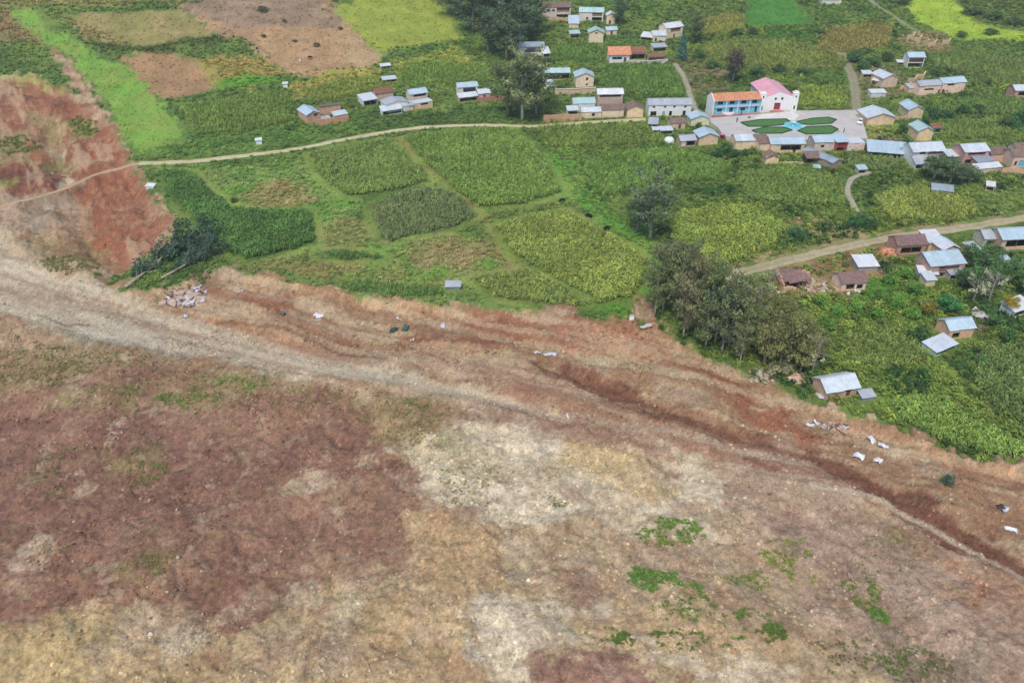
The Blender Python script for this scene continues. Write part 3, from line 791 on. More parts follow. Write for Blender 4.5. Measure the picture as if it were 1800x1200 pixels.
# ------------------------------------------------------------------ terrain sheet
def build_terrain():
    ys = [-700, -400, -200, -100, -50, -20, 0, 15, 28]
    y = 38.0
    while y < 540:
        ys.append(y); y += 0.0048 * y
    while y < 5200:
        ys.append(y); y *= 1.12
    ys = np.array(ys)
    u = np.linspace(-1, 1, 820)
    side = 1 + np.cumsum(0.02 * 1.22 ** np.arange(22))
    u = np.concatenate([-side[::-1], u, side])
    half = 0.68 * np.maximum(ys, 20) + 50
    X = (half[:, None] * u[None, :]); Y = np.repeat(ys[:, None], len(u), 1)
    z, c, _ = ground(X, Y)
    nr, nc = X.shape
    me = bpy.data.meshes.new('terrain')
    me.vertices.add(nr * nc)
    me.vertices.foreach_set('co', np.stack([X, Y, z], -1).astype(np.float32).ravel())
    i = np.arange((nr - 1) * (nc - 1))
    r = i // (nc - 1); q = i % (nc - 1)
    a = r * nc + q
    f = np.stack([a, a + 1, a + nc + 1, a + nc], -1).astype(np.int32)
    me.loops.add(f.size)
    me.loops.foreach_set('vertex_index', f.ravel())
    me.polygons.add(len(f))
    me.polygons.foreach_set('loop_start', np.arange(0, f.size, 4, dtype=np.int32))
    me.polygons.foreach_set('use_smooth', np.ones(len(f), bool))
    me.update(calc_edges=True)
    at_ = me.attributes.new('earth', 'FLOAT_COLOR', 'POINT')
    cc = np.ones((nr * nc, 4), np.float32); cc[:, :3] = c.reshape(-1, 3)
    at_.data.foreach_set('color', cc.ravel())
    me.materials.append(M['ground'])
    o = bpy.data.objects.new('terrain', me)
    link(o)
    tag(o, 'hillside of bare landslide earth below green terraced farmland', 'terrain', kind='structure')
build_terrain()

# ------------------------------------------------------------------ tracks and plaza
def ribbon(name, key, color, label, dz=0.07):
    ln, w = ROADW[key]
    ln = spline(ln[::2] if len(ln) > 6 else ln, 1.2)
    t = np.gradient(ln, axis=0); t /= np.linalg.norm(t, axis=1)[:, None]
    nrm = np.stack([-t[:, 1], t[:, 0]], 1)
    s = np.cumsum(np.r_[0, np.linalg.norm(np.diff(ln, axis=0), axis=1)])
    cols = []
    for k in (-1, -0.5, 0, 0.5, 1):
        hw = w * 0.5 * (1 + 0.30 * noise(s / 3.0 + 40 * (k > 0), s * 0 + k, 5)) * k
        p = ln + nrm * hw[:, None]
        z = ground(p[:, 0], p[:, 1], False)
        cols.append(np.c_[p, z + dz - (0.12 if abs(k) == 1 else 0.0)])
    n = len(ln)
    v = np.concatenate(cols)
    f = [(k * n + i, k * n + i + 1, (k + 1) * n + i + 1, (k + 1) * n + i) for k in range(4) for i in range(n - 1)]
    f = [q[::-1] for q in f]
    o = obj(name, v, f, 'track', None, col4(color), True)
    a = o.data.attributes.new('verge', 'FLOAT', 'POINT')
    a.data.foreach_set('value', np.concatenate([np.full(n, q) for q in (.95, .1, .55 if w > 4 else .2, .1, .95)]).astype(np.float32))
    return tag(o, label, 'path', kind='structure')
ribbon('dirt_road', 'main', (206, 192, 152), 'pale dirt road running across the slope below the houses')
ribbon('dirt_track', 'right', (186, 168, 136), 'rutted dirt track climbing to the right edge past collapsed houses')
ribbon('footpath', 'slide_track', (196, 158, 128), 'thin trodden footpath crossing the red slide lobe')
ribbon('alley', 'alley', (168, 158, 136), 'grey earth lane between the orange-roofed house and the town hall')
ribbon('stone_steps_path', 'steps', (176, 166, 150), 'pale curved stepped path below the village row')
ribbon('hill_path', 'hill', (146, 142, 118), 'grey path climbing the slope at the top right')
ribbon('plaza_lane', 'plaza_alley', (150, 142, 118), 'earth lane leading up from the right of the plaza')

def prism(name, poly, z0, z1, material, color, parent=None):
    n = len(poly)
    v = [(p[0], p[1], z0) for p in poly] + [(p[0], p[1], z1) for p in poly]
    f = [tuple(range(n, 2 * n))] + [(i, (i + 1) % n, (i + 1) % n + n, i + n) for i in range(n)]
    a = sum(poly[i][0] * poly[(i + 1) % n][1] - poly[(i + 1) % n][0] * poly[i][1] for i in range(n))
    if a < 0:
        f = [q[::-1] for q in f]
    return obj(name, v, f, material, parent, color)
PZ = max(float(ground(PLAZA[:, 0], PLAZA[:, 1], False).max()), 0) + 0.12
pl = prism('plaza', PLAZA, PZ - 2.5, PZ, 'concrete', col4((196, 190, 182)))
tag(pl, 'pale concrete village square in front of the church', 'square', kind='structure')
pave = prism('church_forecourt', P([(1335, 206), (1392, 199), (1404, 206), (1396, 215), (1345, 216), (1322, 213)]), PZ - 0.1, PZ + 0.006, 'concrete', col4((220, 216, 208)))
tag(pave, 'lighter paved forecourt in front of the church door', 'pavement', kind='structure')
LAWNS = [([(1303, 222), (1338, 216), (1380, 214.5), (1386, 219), (1374, 225), (1345, 228.5), (1316, 229)], 'long green lawn of the plaza garden at back left'),
         ([(1400, 219), (1426, 212.5), (1454, 210), (1468, 214), (1460, 221), (1425, 224), (1408, 223)], 'green lawn of the plaza garden at back right'),
         ([(1402, 236), (1418, 228.5), (1458, 226), (1471, 232), (1460, 240), (1418, 242)], 'green lawn of the plaza garden at front right'),
         ([(1322, 236.5), (1342, 231), (1375, 230), (1390, 235), (1372, 241), (1332, 242)], 'green lawn of the plaza garden at front left')]
for pts, lb in LAWNS:
    pw = P(pts)
    root = prism('plaza_lawn', pw, PZ - 0.05, PZ + 0.14, 'lawn', col4((84, 124, 66)))
    tag(root, lb, 'lawn', kind='structure')
    cpt = pw.mean(0)
    big = cpt + (pw - cpt) * 1.06
    k = len(pw)
    v = [(p[0], p[1], PZ + 0.36) for p in big] + [(p[0], p[1], PZ + 0.36) for p in pw] + [(p[0], p[1], PZ - 0.04) for p in big]
    v += [(p[0], p[1], PZ) for p in pw]
    f = [(i, (i + 1) % k, (i + 1) % k + k, i + k) for i in range(k)] + [(i, (i + 1) % k, (i + 1) % k + 2 * k, i + 2 * k) for i in range(k)] + [(i + k, (i + 1) % k + k, (i + 1) % k + 3 * k, i + 3 * k) for i in range(k)]
    obj('hedge_border', v, f, 'lawn', root, col4((62, 88, 66)))
fx = at(1393, 227)
ft = empty('fountain', (fx[0], fx[1], PZ))
tag(ft, 'pale cyan octagonal fountain at the centre of the plaza garden', 'fountain')
MB().lathe([(3.2, -0.3), (3.2, 0.55), (2.85, 0.55), (2.85, 0.2)], 8).build('basin', 'paint', ft, col4((150, 215, 222)))
MB().lathe([(2.84, 0.30), (0.01, 0.31)], 8).build('water', 'water', ft)
MB().lathe([(0.5, 0.2), (0.35, 0.6), (0.22, 1.2), (0.9, 1.45), (0.95, 1.55), (0.2, 1.6), (0.15, 2.0), (0.02, 2.2)], 10).build('pedestal', 'paint', ft, col4((196, 228, 230)))
apron = prism('fountain_paving', P(E(1393, 227, 21, 6.5, 16)), PZ - 0.05, PZ + 0.012, 'concrete', col4((170, 214, 220)))
tag(apron, 'pale cyan paving around the plaza fountain', 'pavement', kind='structure')
fb = at(1279, 205)
o = empty('flower_bed', (fb[0], fb[1], PZ), 0.1); tag(o, 'white oval raised planter in front of the town hall', 'planter')
v = MB().lathe([(1.0, -0.2), (1.0, 0.55), (0.88, 0.6), (0.86, 0.4)], 20); v.v = [(p[0] * 2.2, p[1] * 1.6, p[2]) for p in v.v]
v.build('rim', 'paint', o, col4((240, 226, 228)))
v = MB().lathe([(0.86, 0.42), (0.3, 0.55)], 20); v.v = [(p[0] * 2.2, p[1] * 1.6, p[2]) for p in v.v]
v.build('soil', 'paint', o, col4((236, 206, 206)))
# ------------------------------------------------------------------ buildings
ROOF = dict(blue=(190, 210, 218), pale=(214, 222, 226), white=(228, 230, 230), grey=(184, 190, 194), teal=(184, 212, 208), dull=(160, 172, 180),
            tile=(146, 120, 106), plum=(150, 118, 112), rust=(158, 108, 84), orange=(232, 160, 118), pink=(244, 176, 186))
ADOBE, ADOBE2, ADOBE3, PALE, WHITE = (210, 182, 148), (198, 168, 138), (184, 148, 120), (214, 200, 180), (236, 234, 230)

def wall_front(mb, W, h, y, holes, z0=-1.2, th=0.3):
    """front wall at local y with real openings and reveals"""
    xs = sorted({0.0, W, *[a for q in holes for a in (q[0], q[1])]})
    zs = sorted({z0, h, *[a for q in holes for a in (q[2], q[3])]})
    for i in range(len(xs) - 1):
        for j in range(len(zs) - 1):
            cx, cz = (xs[i] + xs[i + 1]) / 2, (zs[j] + zs[j + 1]) / 2
            if any(q[0] < cx < q[1] and q[2] < cz < q[3] for q in holes):
                continue
            mb.quad((xs[i], y, zs[j]), (xs[i + 1], y, zs[j]), (xs[i + 1], y, zs[j + 1]), (xs[i], y, zs[j + 1]))
    for a, b, c, d in holes:
        y2 = y + th
        mb.quad((a, y, c), (a, y2, c), (a, y2, d), (a, y, d))
        mb.quad((b, y2, c), (b, y, c), (b, y, d), (b, y2, d))
        mb.quad((a, y2, d), (b, y2, d), (b, y, d), (a, y, d))
        mb.quad((a, y, c), (b, y, c), (b, y2, c), (a, y2, c))

def sheets(root, a, b, c, d, col, matn, width=2.0, th=0.05, jit=0.07, name='roof_sheet'):
    """a roof slope a-b (eave) c-d (ridge) covered with separate sheets, each slightly proud of the next"""
    a, b, c, d = (np.array(q, float) for q in (a, b, c, d))
    n = max(1, int(round(np.linalg.norm(b - a) / width)))
    nrm = np.cross(b - a, d - a); nrm /= np.linalg.norm(nrm)
    for k in range(n):
        t0, t1 = k / n, (k + 1) / n
        off = nrm * (0.02 * (k % 2) + random.uniform(0, 0.012))
        e = random.uniform(-0.08, 0.08)
        dn = (a - d); dn /= np.linalg.norm(dn)
        mb = MB().slab(a + (b - a) * t0 + off + dn * e, a + (b - a) * t1 + off + dn * e, d + (c - d) * t1 + off, d + (c - d) * t0 + off, th)
        mb.build(name, matn, root, col4(col, jit))

def house(label, bl, br, depth, h, roof='x', rise=1.6, rc='blue', wc=ADOBE, ops=(), over=0.45, cat='house', name='house', hb=None, group=None, post=False, width=2.0, sag=0.0, split=0.5):
    """bl, br: spots where the two front corners stand. roof: x ridge along the front, y gable to the front, s single slope down to the front, b single slope down to the back"""
    p, q = at(*bl), at(*br)
    depth, h, rise, over = depth * .72, h * .87, rise * .88, over * .7
    ops = [(t_[0], t_[1], t_[2] * .87, t_[3], t_[4] * .87, *t_[5:]) for t_ in ops]
    W = float(np.linalg.norm(q - p))
    rz = math.atan2(q[1] - p[1], q[0] - p[0])
    ex = (q - p) / W; ey = np.array([-ex[1], ex[0]])
    corners = np.array([p, q, p + ey * depth, q + ey * depth])
    zg = ground(corners[:, 0], corners[:, 1], False)
    cen = p + ex * W / 2 + ey * depth / 2
    z = float(zg[:2].mean())
    root = empty(name, (cen[0], cen[1], z), rz)
    tag(root, label, cat, group)
    if sum(wc) < 640: wc = tuple(min(246, c_ * k_ + 8) for c_, k_ in zip(wc, (1.02, 1.05, 1.08)))
    o = np.array([-W / 2, -depth / 2, 0.0])
    D = depth
    holes = []
    for op in ops:
        cx = op[1] * W
        holes.append((max(0.12, cx - op[3] / 2), min(W - 0.12, cx + op[3] / 2), op[2], op[2] + op[4]))
    def T(mb):
        mb.v = [(v[0] + o[0], v[1] + o[1], v[2]) for v in mb.v]; return mb
    mb = MB()
    z0 = -1.6
    hf = h; hbk = h
    if roof == 's': hbk = h + rise
    if roof == 'b': hf = h + rise
    wall_front(mb, W, hf, 0.0, holes, z0)
    mb.quad((W, D, z0), (0, D, z0), (0, D, hbk), (W, D, hbk))
    ridge = h + rise
    if roof == 'x':
        ys = D * split
        for xx, rev in ((0, True), (W, False)):
            v = [(xx, 0, z0), (xx, D, z0), (xx, D, h), (xx, ys, ridge), (xx, 0, h)]
            n = len(mb.v); mb.v += v; f = tuple(range(n, n + 5)); mb.f.append(f[::-1] if rev else f)
    else:
        mb.quad((0, D, z0), (0, 0, z0), (0, 0, hf), (0, D, hbk))
        mb.quad((W, 0, z0), (W, D, z0), (W, D, hbk), (W, 0, hf))
        if roof == 'y':
            mb.tri((0, 0, h), (W, 0, h), (W / 2, 0, ridge)); mb.tri((W, D, h), (0, D, h), (W / 2, D, ridge))
    T(mb).build('wall', 'wall' if sum(wc) < 640 else 'paint', root, col4(wc))
    col = ROOF[rc]
    tiled = rc in ('tile', 'plum', 'rust', 'orange')
    nm = 'roof_slope' if tiled else 'roof_sheet'
    wd = 99 if tiled else width
    mt = 'tile' if tiled else None
    ov = over
    def sh(a, b, c, d, axis):
        a, b, c, d = (np.array(t_, float) + o for t_ in (a, b, c, d))
        sheets(root, a, b, c, d, col, mt or ('sheet_' + axis), wd, 0.12 if tiled else 0.05, 0.06, nm)
    tk = 0.10
    if roof == 'x':
        ys = D * split
        sl = rise / ys; sl2 = rise / (D - ys)
        sh((-ov, -ov, h - sl * ov + tk), (W + ov, -ov, h - sl * ov + tk), (W + ov, ys, ridge + tk), (-ov, ys, ridge + tk), 'x')
        sh((W + ov, D + ov, h - sl2 * ov + tk), (-ov, D + ov, h - sl2 * ov + tk), (-ov, ys + 0.02, ridge + tk + .01), (W + ov, ys + 0.02, ridge + tk + .01), 'x')
    elif roof == 'y':
        sl = rise / (W / 2)
        sh((-ov, D + ov, h - sl * ov + tk), (-ov, -ov, h - sl * ov + tk), (W / 2, -ov, ridge + tk), (W / 2, D + ov, ridge + tk), 'y')
        sh((W + ov, -ov, h - sl * ov + tk), (W + ov, D + ov, h - sl * ov + tk), (W / 2 + .02, D + ov, ridge + tk + .01), (W / 2 + .02, -ov, ridge + tk + .01), 'y')
    elif roof == 's':
        sl = rise / D
        sh((-ov, -ov, h - sl * ov + tk), (W + ov, -ov, h - sl * ov + tk), (W + ov, D + ov, ridge + sl * ov + tk), (-ov, D + ov, ridge + sl * ov + tk), 'x')
    elif roof == 'b':
        sl = rise / D
        sh((W + ov, D + ov, h - sl * ov + tk), (-ov, D + ov, h - sl * ov + tk), (-ov, -ov, ridge + sl * ov + tk), (W + ov, -ov, ridge + sl * ov + tk), 'x')
    elif roof == 'f':
        sh((-ov * .3, -ov * .3, h + .12), (W + ov * .3, -ov * .3, h + .12), (W + ov * .3, D + ov * .3, h + .16), (-ov * .3, D + ov * .3, h + .16), 'x')
    if roof in 'xy' and not tiled:
        if roof == 'x':
            T(MB().box(-ov, W + ov, D * split - .16, D * split + .16, ridge + tk + .01, ridge + tk + .07)).build('ridge_cap', 'sheet_x', root, col4(col, 0.1))
        else:
            T(MB().box(W / 2 - .16, W / 2 + .16, -ov, D + ov, ridge + tk + .01, ridge + tk + .07)).build('ridge_cap', 'sheet_y', root, col4(col, 0.1))
    for op, hl in zip(ops, holes):
        a, b, c, d = hl
        k = op[0]
        oc = op[5] if len(op) > 5 else None
        if k == 'd':
            dr = T(MB().box(a + .06, b - .06, .12, .18, c, d - .05)).build('door', 'wood', root, col4(oc or (110, 78, 60)))
            T(MB().box(b - .22, b - .16, .06, .12, c + .95, c + 1.1)).build('handle', 'wood', dr, col4((60, 56, 50)))
        elif k == 'w':
            fr = MB(); t = .09
            fr.box(a, b, .08, .17, c, c + t); fr.box(a, b, .08, .17, d - t, d); fr.box(a, a + t, .08, .17, c + t, d - t); fr.box(b - t, b, .08, .17, c + t, d - t)
            fr.box((a + b) / 2 - .035, (a + b) / 2 + .035, .09, .16, c + t, d - t)
            w = T(fr).build('window', 'wood', root, col4(oc or (120, 92, 72)))
            T(MB().quad((a + t, .13, c + t), (b - t, .13, c + t), (b - t, .13, d - t), (a + t, .13, d - t))).build('pane', 'glass', w)
        elif k == 'g':      # gallery or balcony with a rail and posts, dark room behind
            rl = MB().box(a, b, .02, .10, c + .02, c + .85)
            T(rl).build('railing', 'wood', root, col4(oc or (150, 118, 96)))
            n = max(1, int((b - a) / 2.4))
            for i in range(1, n):
                x = a + (b - a) * i / n
                T(MB().box(x - .08, x + .08, .03, .19, c + .85, d)).build('post', 'wood', root, col4((120, 92, 74)))
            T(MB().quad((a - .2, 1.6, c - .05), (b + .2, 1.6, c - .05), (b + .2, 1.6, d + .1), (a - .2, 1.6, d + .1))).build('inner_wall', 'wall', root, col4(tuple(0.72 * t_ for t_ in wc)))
        elif k == 'o':
            n = max(1, int((b - a) / 2.6))
            for i in range(1, n):
                x = a + (b - a) * i / n
                T(MB().box(x - .09, x + .09, .05, .23, c, d)).build('post', 'wood', root, col4((122, 96, 76)))
    return root

def shed(label, bl, br, depth, h, rise=0.7, rc='grey', wc=ADOBE2, roof='s', cat='shed', ops=None, **kw):
    if ops is None:
        ops = (('o', .5, 0, 99, h - .35),)
    return house(label, bl, br, depth, h, roof, rise, rc, wc, ops, 0.35, cat, 'shed', **kw)

def yard_wall(label, pts, h, wc=ADOBE2, th=0.4, cap=None):
    w = P(pts)
    p0 = w.mean(0); z = zat(*p0)
    root = empty('yard_wall', (p0[0], p0[1], z)); tag(root, label, 'wall')
    for i in range(len(w) - 1):
        a, b = w[i], w[i + 1]
        L = np.linalg.norm(b - a); ang = math.atan2(b[1] - a[1], b[0] - a[0])
        n = max(2, int(L / 1.5)); mb = MB()
        for k in range(n):       # courses of mud brick with an uneven top
            x0, x1 = L * k / n, L * (k + 1) / n
            q = a + (b - a) * (k + .5) / n
            zz = zat(*q) - z
            mb.box(x0, x1, -th / 2, th / 2, zz - 1.2, zz + h + random.uniform(-.18, .18) * (cap is None))
        o = mb.build('wall_run', 'wall', root, col4(wc, .06))
        o.location = (a[0] - p0[0], a[1] - p0[1], 0); o.rotation_euler = (0, 0, ang)
        if cap:
            mb = MB()
            for k in range(n):
                q = a + (b - a) * (k + .5) / n
                zz = zat(*q) - z
                mb.box(L * k / n, L * (k + 1) / n, -th * .9, th * .9, zz + h, zz + h + .16)
            o2 = mb.build('coping', 'paint', root, col4(cap)); o2.location = o.location; o2.rotation_euler = o.rotation_euler
    return root

d1 = ('d', .5, 0, 1.0, 2.0)
# --- upper centre
house('two-storey house with brown tile roof and cream gallery cut by the top edge', (954, 34), (1003, 33), 7, 6.2, 'x', 2, 'tile', (196, 176, 158),
      (('g', .72, 3.6, 6, 2.2), ('o', .72, .2, 6, 2.2), ('w', .2, 3.8, 1.1, 1.3), ('w', .38, 3.8, 1.0, 1.3)))
yard_wall('low tan adobe wall below the brown tile-roofed house at the top edge', [(953, 36), (1000, 37)], 1.6)
house('white-walled house with pale blue roof and dark porch at the top centre', (1018, 37), (1060, 38), 7, 4.6, 'x', 1.7, 'teal', (226, 216, 204),
      (('g', .74, 2.5, 4.6, 1.7), ('o', .74, .1, 4.6, 1.9), ('d', .33, 0, 1, 2)))
house('narrow house with white roof squeezed beside the dark tree at the top centre', (1066, 43), (1081, 43), 6, 4.4, 'y', 1.2, 'white', ADOBE, (('d', .4, 0, 1, 2),))
house('little tan house with a steep blue roof below the brown tile-roofed house', (1000, 50), (1017, 50), 6, 2.4, 's', 2.6, 'blue', ADOBE, ())
shed('small hut with pale green-white roof left of the two-storey gable house', (1002, 68), (1019, 67), 4, 2.2, .8, 'teal')
house('tall tan adobe house with gable to the front and pale roof, on the upper slope', (1035, 75), (1060, 75), 7, 5.0, 'y', 1.5, 'teal', (212, 186, 150), (('w', .5, 4.2, 1.0, .9),), over=.8)
house('white house with bright orange hipped roof and blue awning', (1071, 111), (1106, 110), 9, 4.2, 'x', 2.3, 'orange', (232, 226, 220), (('w', .38, 1.4, 4.2, 1.3, (170, 205, 215)), ('d', .78, .2, 1.1, 2.2)), over=.9)
house('open-fronted house with brown tile roof beside the orange-roofed house', (1108, 106), (1134, 105), 7, 3.4, 'x', 1.9, 'rust', ADOBE3, (('o', .5, .1, 6, 2.6),))
yard_wall('white-capped yard wall in front of the orange-roofed house', [(1106, 112), (1140, 113), (1174, 111)], 1.3, (214, 204, 190), .35, (222, 212, 200))
shed('red and white striped lean-to behind the white-capped yard wall', (1139, 108), (1168, 107), 3, 2.0, .5, 'rust')
house('tan house with white zinc roof and dark balcony beside the teal cypress', (1170, 70), (1199, 64), 8, 5.2, 'x', 1.6, 'white', ADOBE, (('g', .55, 3, 5.2, 1.7), ('d', .5, 0, 1, 2)))
house('low house with crumpled grey-white roof left of the dark-balcony house', (1148, 74), (1170, 73), 9, 3.0, 'x', 1.4, 'pale', (222, 200, 168), (('d', .2, 0, 1, 2),))
shed('white tarpaulin lean-to at the left end of the upper house cluster', (1126, 70), (1147, 73), 6, 1.6, 1.2, 'white')
house('white-walled house with slate-blue roof and dark porch half hidden by the big eucalyptus', (913, 99), (956, 98), 7, 4.4, 'x', 1.4, 'dull', (210, 200, 186), (('o', .55, 1.6, 7, 2.3),))
shed('white lean-to sloping off the right of the slate-blue roofed house', (955, 102), (967, 101), 6, 1.8, 1.6, 'white')
# --- compound above the road
house('long low wing with teal roof and deep dark porch', (956, 141), (1001, 140), 6, 3.4, 'x', 1.3, 'teal', ADOBE3, (('o', .5, .1, 99, 2.7),))
house('cream two-storey gable house with two stacked windows', (1012, 154), (1043, 153), 8, 4.8, 'y', 1.5, 'blue', (220, 190, 160), (('w', .62, 2.9, .9, 1.3), ('w', .62, .6, .8, .9)), over=.7)
shed('cream lean-to in front of the teal-roofed wing', (962, 160), (977, 158), 7, 2.0, 1.0, 'pale', (206, 190, 164))
yard_wall('tan yard wall with white coping below the cream gable house', [(975, 166), (1010, 166), (1047, 164)], 2.2, ADOBE, .4, (216, 204, 190))
house('house with bright white roof over brown loft, behind the tan walls', (1050, 186), (1094, 185), 7, 5.0, 'x', 1.4, 'white', (176, 150, 132), (('o', .5, 3.6, 8, 1.0),))
house('tan house with brown tile roof standing before the bright white roof', (1058, 207), (1096, 206), 7, 3.2, 'x', 1.4, 'tile', ADOBE, ())
house('low house with greenish-teal roof behind the lane wall', (1008, 197), (1045, 196), 7, 3.6, 'x', 1.4, 'teal', (204, 196, 184), ())
house('small tan house with shiny white-blue roof and square window at the lane wall', (1023, 208), (1057, 207), 6, 2.6, 'x', 1.1, 'pale', ADOBE, (('w', .58, .7, 1.2, 1.2),))
shed('pale little shed at the left of the shiny white-blue roof', (998, 202), (1016, 201), 4, 1.8, .8, 'pale', (210, 204, 190))
yard_wall('long reddish adobe wall along the dirt road by the big eucalyptus', [(955, 215), (990, 213), (1022, 211)], 2.4, (192, 150, 120))
house('tan adobe house with worn brown hipped roof beside the long white building', (1102, 207), (1130, 206), 7, 3.8, 'y', 1.3, 'tile', (214, 180, 138), (), over=.6)
house('long white two-storey building with grey zinc roof and row of dark doors', (1139, 205), (1214, 203), 8, 4.8, 'x', 1.5, 'grey', WHITE,
      (('d', .12, 0, 2.2, 2.0, (40, 40, 44)), ('d', .36, 0, 1, 1.9, (150, 180, 176)), ('d', .52, 0, 1.1, 2.0, (46, 46, 50)), ('d', .84, 0, 1.1, 2.1, (46, 46, 50)), ('w', .12, 3.4, .9, .8), ('w', .38, 3.4, .9, .8), ('w', .6, 3.4, .9, .8), ('w', .85, 3.4, .9, .8)))
# --- left of the plaza
shed('grey-roofed shed in front of the long white building', (1139, 226), (1155, 227), 7, 2.0, .6, 'grey', (160, 150, 136))
shed('tiny cream hut below the grey-roofed shed', (1147, 236), (1157, 236), 2.5, 1.9, .4, 'pale', (206, 196, 150))
shed('flat pale lean-to between the cream hut and the white dome', (1161, 236), (1182, 235), 4, 1.6, .4, 'pale', (176, 176, 160))
house('house with pale blue gable roof at the left corner of the square', (1214, 222), (1246, 220), 7, 3.0, 'y', 1.3, 'blue', (206, 196, 160), (), over=.6)
house('tan gable house with light blue roof at the lower left corner of the square', (1228, 256), (1261, 254), 8, 3.4, 'y', 1.4, 'blue', (206, 172, 136), (), over=.7)
house('weathered brown house with a white door left of the tan gable house', (1196, 259), (1222, 257), 6, 2.6, 'x', 1.2, 'grey', (172, 136, 112), (('d', .2, .5, 1.6, 2.0, (232, 222, 206)), ('o', .68, .4, 3, 1.8)))
# --- church and town hall are built below; row in front of the square
house('cream adobe house with white-blue roof, left end of the row below the square', (1292, 264), (1334, 262), 8, 3.6, 'x', 1.2, 'pale', (220, 188, 146), ())
house('narrow cream house with brown roof in the row below the square', (1334, 269), (1353, 267), 7, 3.6, 's', 1.3, 'tile', (220, 186, 146), ())
house('long house with blue zinc roof and dark porch in the row below the square', (1353, 270), (1412, 268), 8, 3.6, 'x', 1.3, 'blue', (206, 172, 140), (('o', .60, 1.0, 6.8, 2.1), ('d', .72, 0, 1, 1.0)))
house('tan-gabled house with blue zinc roof in the middle of the row below the square', (1430, 266), (1470, 264), 8, 3.4, 'x', 1.3, 'blue', (198, 172, 152), (('w', .35, 1.2, 1.2, 1.1),))
house('open shop with red posts and dark interior in the row below the square', (1468, 267), (1488, 266), 7, 3.6, 's', .8, 'blue', (150, 80, 66), (('g', .5, 1.7, 3.4, 1.4, (150, 60, 52)), ('o', .5, .1, 3.4, 1.4)))
house('flat-roofed pink plaster house at the right end of the row below the square', (1488, 267), (1518, 265), 7, 3.0, 'f', .2, 'white', (220, 184, 164), (('d', .3, .1, 3.0, 1.5, (236, 232, 226)),))
house('little brown-roofed adobe hut below the row of the square', (1345, 288), (1368, 287), 5, 2.4, 'y', 1.3, 'tile', (214, 184, 138), (('w', .6, 2.5, .6, .5),), over=.6)
yard_wall('low adobe wall to the right of the little brown-roofed hut', [(1369, 289), (1412, 289)], 1.0, (204, 190, 140))
shed('dark brown open shed with white tarp edge below the square', (1417, 288), (1442, 287), 5, 2.2, .9, 'tile', (70, 58, 50))
house('long narrow slate-blue roof running downhill from the square', (1462, 296), (1478, 291), 17, 2.2, 'y', .8, 'dull', (150, 128, 110), ())
shed('tiny pale mint canopy on the grass below the long narrow roof', (1431, 300), (1441, 300), 2, 1.3, .4, 'teal')
shed('little pale mint roof at the head of the stepped path', (1508, 305), (1523, 304), 3, 1.5, .5, 'teal', (180, 170, 150))
# --- right of the plaza
house('wide tan gable house with two-part white roof right of the square', (1523, 221), (1570, 219), 11, 3.2, 'y', 1.7, 'pale', (214, 176, 138), (), over=.8)
house('tan gable house with blue roof behind the white two-part roof', (1594, 209), (1620, 208), 10, 3.8, 'y', 1.5, 'blue', (206, 172, 138), (), over=.6)
yard_wall('short tan wall joining the two gable houses right of the square', [(1572, 213), (1594, 211)], 1.6, (198, 172, 140))
house('tan gable house with mint-white roof and side porch', (1610, 249), (1636, 248), 9, 4.2, 'y', 1.4, 'teal', (222, 184, 136), (), over=.6)
house('tan gable house with white roof higher up by the ruins', (1549, 155), (1575, 152), 10, 4.2, 'y', 1.4, 'pale', (200, 168, 138), (), over=.6)
shed('small tilted white lean-to against the tan gable house by the ruins', (1531, 149), (1545, 152), 6, 2.0, 1.4, 'white')
shed('scrappy pale shed at the far left of the house by the ruins', (1516, 137), (1532, 137), 4, 1.6, .6, 'pale')
shed('low white shed with grey walls in front of the house by the ruins', (1530, 172), (1556, 171), 4, 2.0, .5, 'white', (190, 186, 180), ops=())
house('left half of the twin-roofed pinkish house on the slope', (1613, 169), (1651, 166), 7, 4.2, 'x', 1.3, 'grey', (216, 180, 152), (('w', .45, 2.0, 4, .8), ('d', .95, 0, 1, 2)))
house('right half of the twin-roofed pinkish house on the slope', (1653, 166), (1693, 162), 7, 4.6, 'x', 1.4, 'blue', (222, 184, 156), (('o', .35, 3.3, 3.0, .8), ('d', .08, 0, 1, 2)))
house('house with blue roof and wide dark red porch below the hill path', (1593, 120), (1621, 120), 7, 5.0, 'x', 1.4, 'blue', (206, 196, 182), (('g', .5, 2.6, 6, 1.9, (110, 60, 54)), ('o', .5, .2, 6, 2.0)))
shed('white scrap shelter left of the dark red porch house', (1577, 115), (1590, 115), 3, 1.2, .4, 'white')
house('brick-walled house with pale roof cut by the right edge on the slope', (1780, 176), (1815, 175), 7, 4.2, 'x', 1.4, 'pale', (176, 128, 108), (('o', .5, 1.8, 5, 1.6),))
house('white-roofed house at the very top edge', (1444, 8), (1478, 8), 6, 2.6, 'x', 1.3, 'white', PALE, ())
shed('small rust-roofed outhouse with a mint door behind the side-porch house', (1638, 234), (1654, 233), 3, 2.0, .7, 'rust', (150, 196, 176))
house('long low blue zinc shed between the square and the two-storey house', (1524, 276), (1592, 281), 9, 2.2, 's', 1.6, 'blue', (110, 108, 104), (('o', .5, .1, 99, 1.7),), cat='shed')
house('two-storey cream house with white roof and two dark galleries', (1600, 291), (1652, 288), 9, 5.6, 'x', 1.6, 'pale', (222, 212, 200), (('g', .74, 3.2, 5.0, 1.9, (200, 180, 164)), ('g', .74, .4, 5.0, 1.9, (190, 168, 150)), ('w', .3, 4.2, 2, .8)), over=.9)
shed('grey lean-to roof falling forward from the two-storey cream house', (1608, 297), (1624, 296), 5, 2.0, 1.6, 'grey', (196, 190, 180))
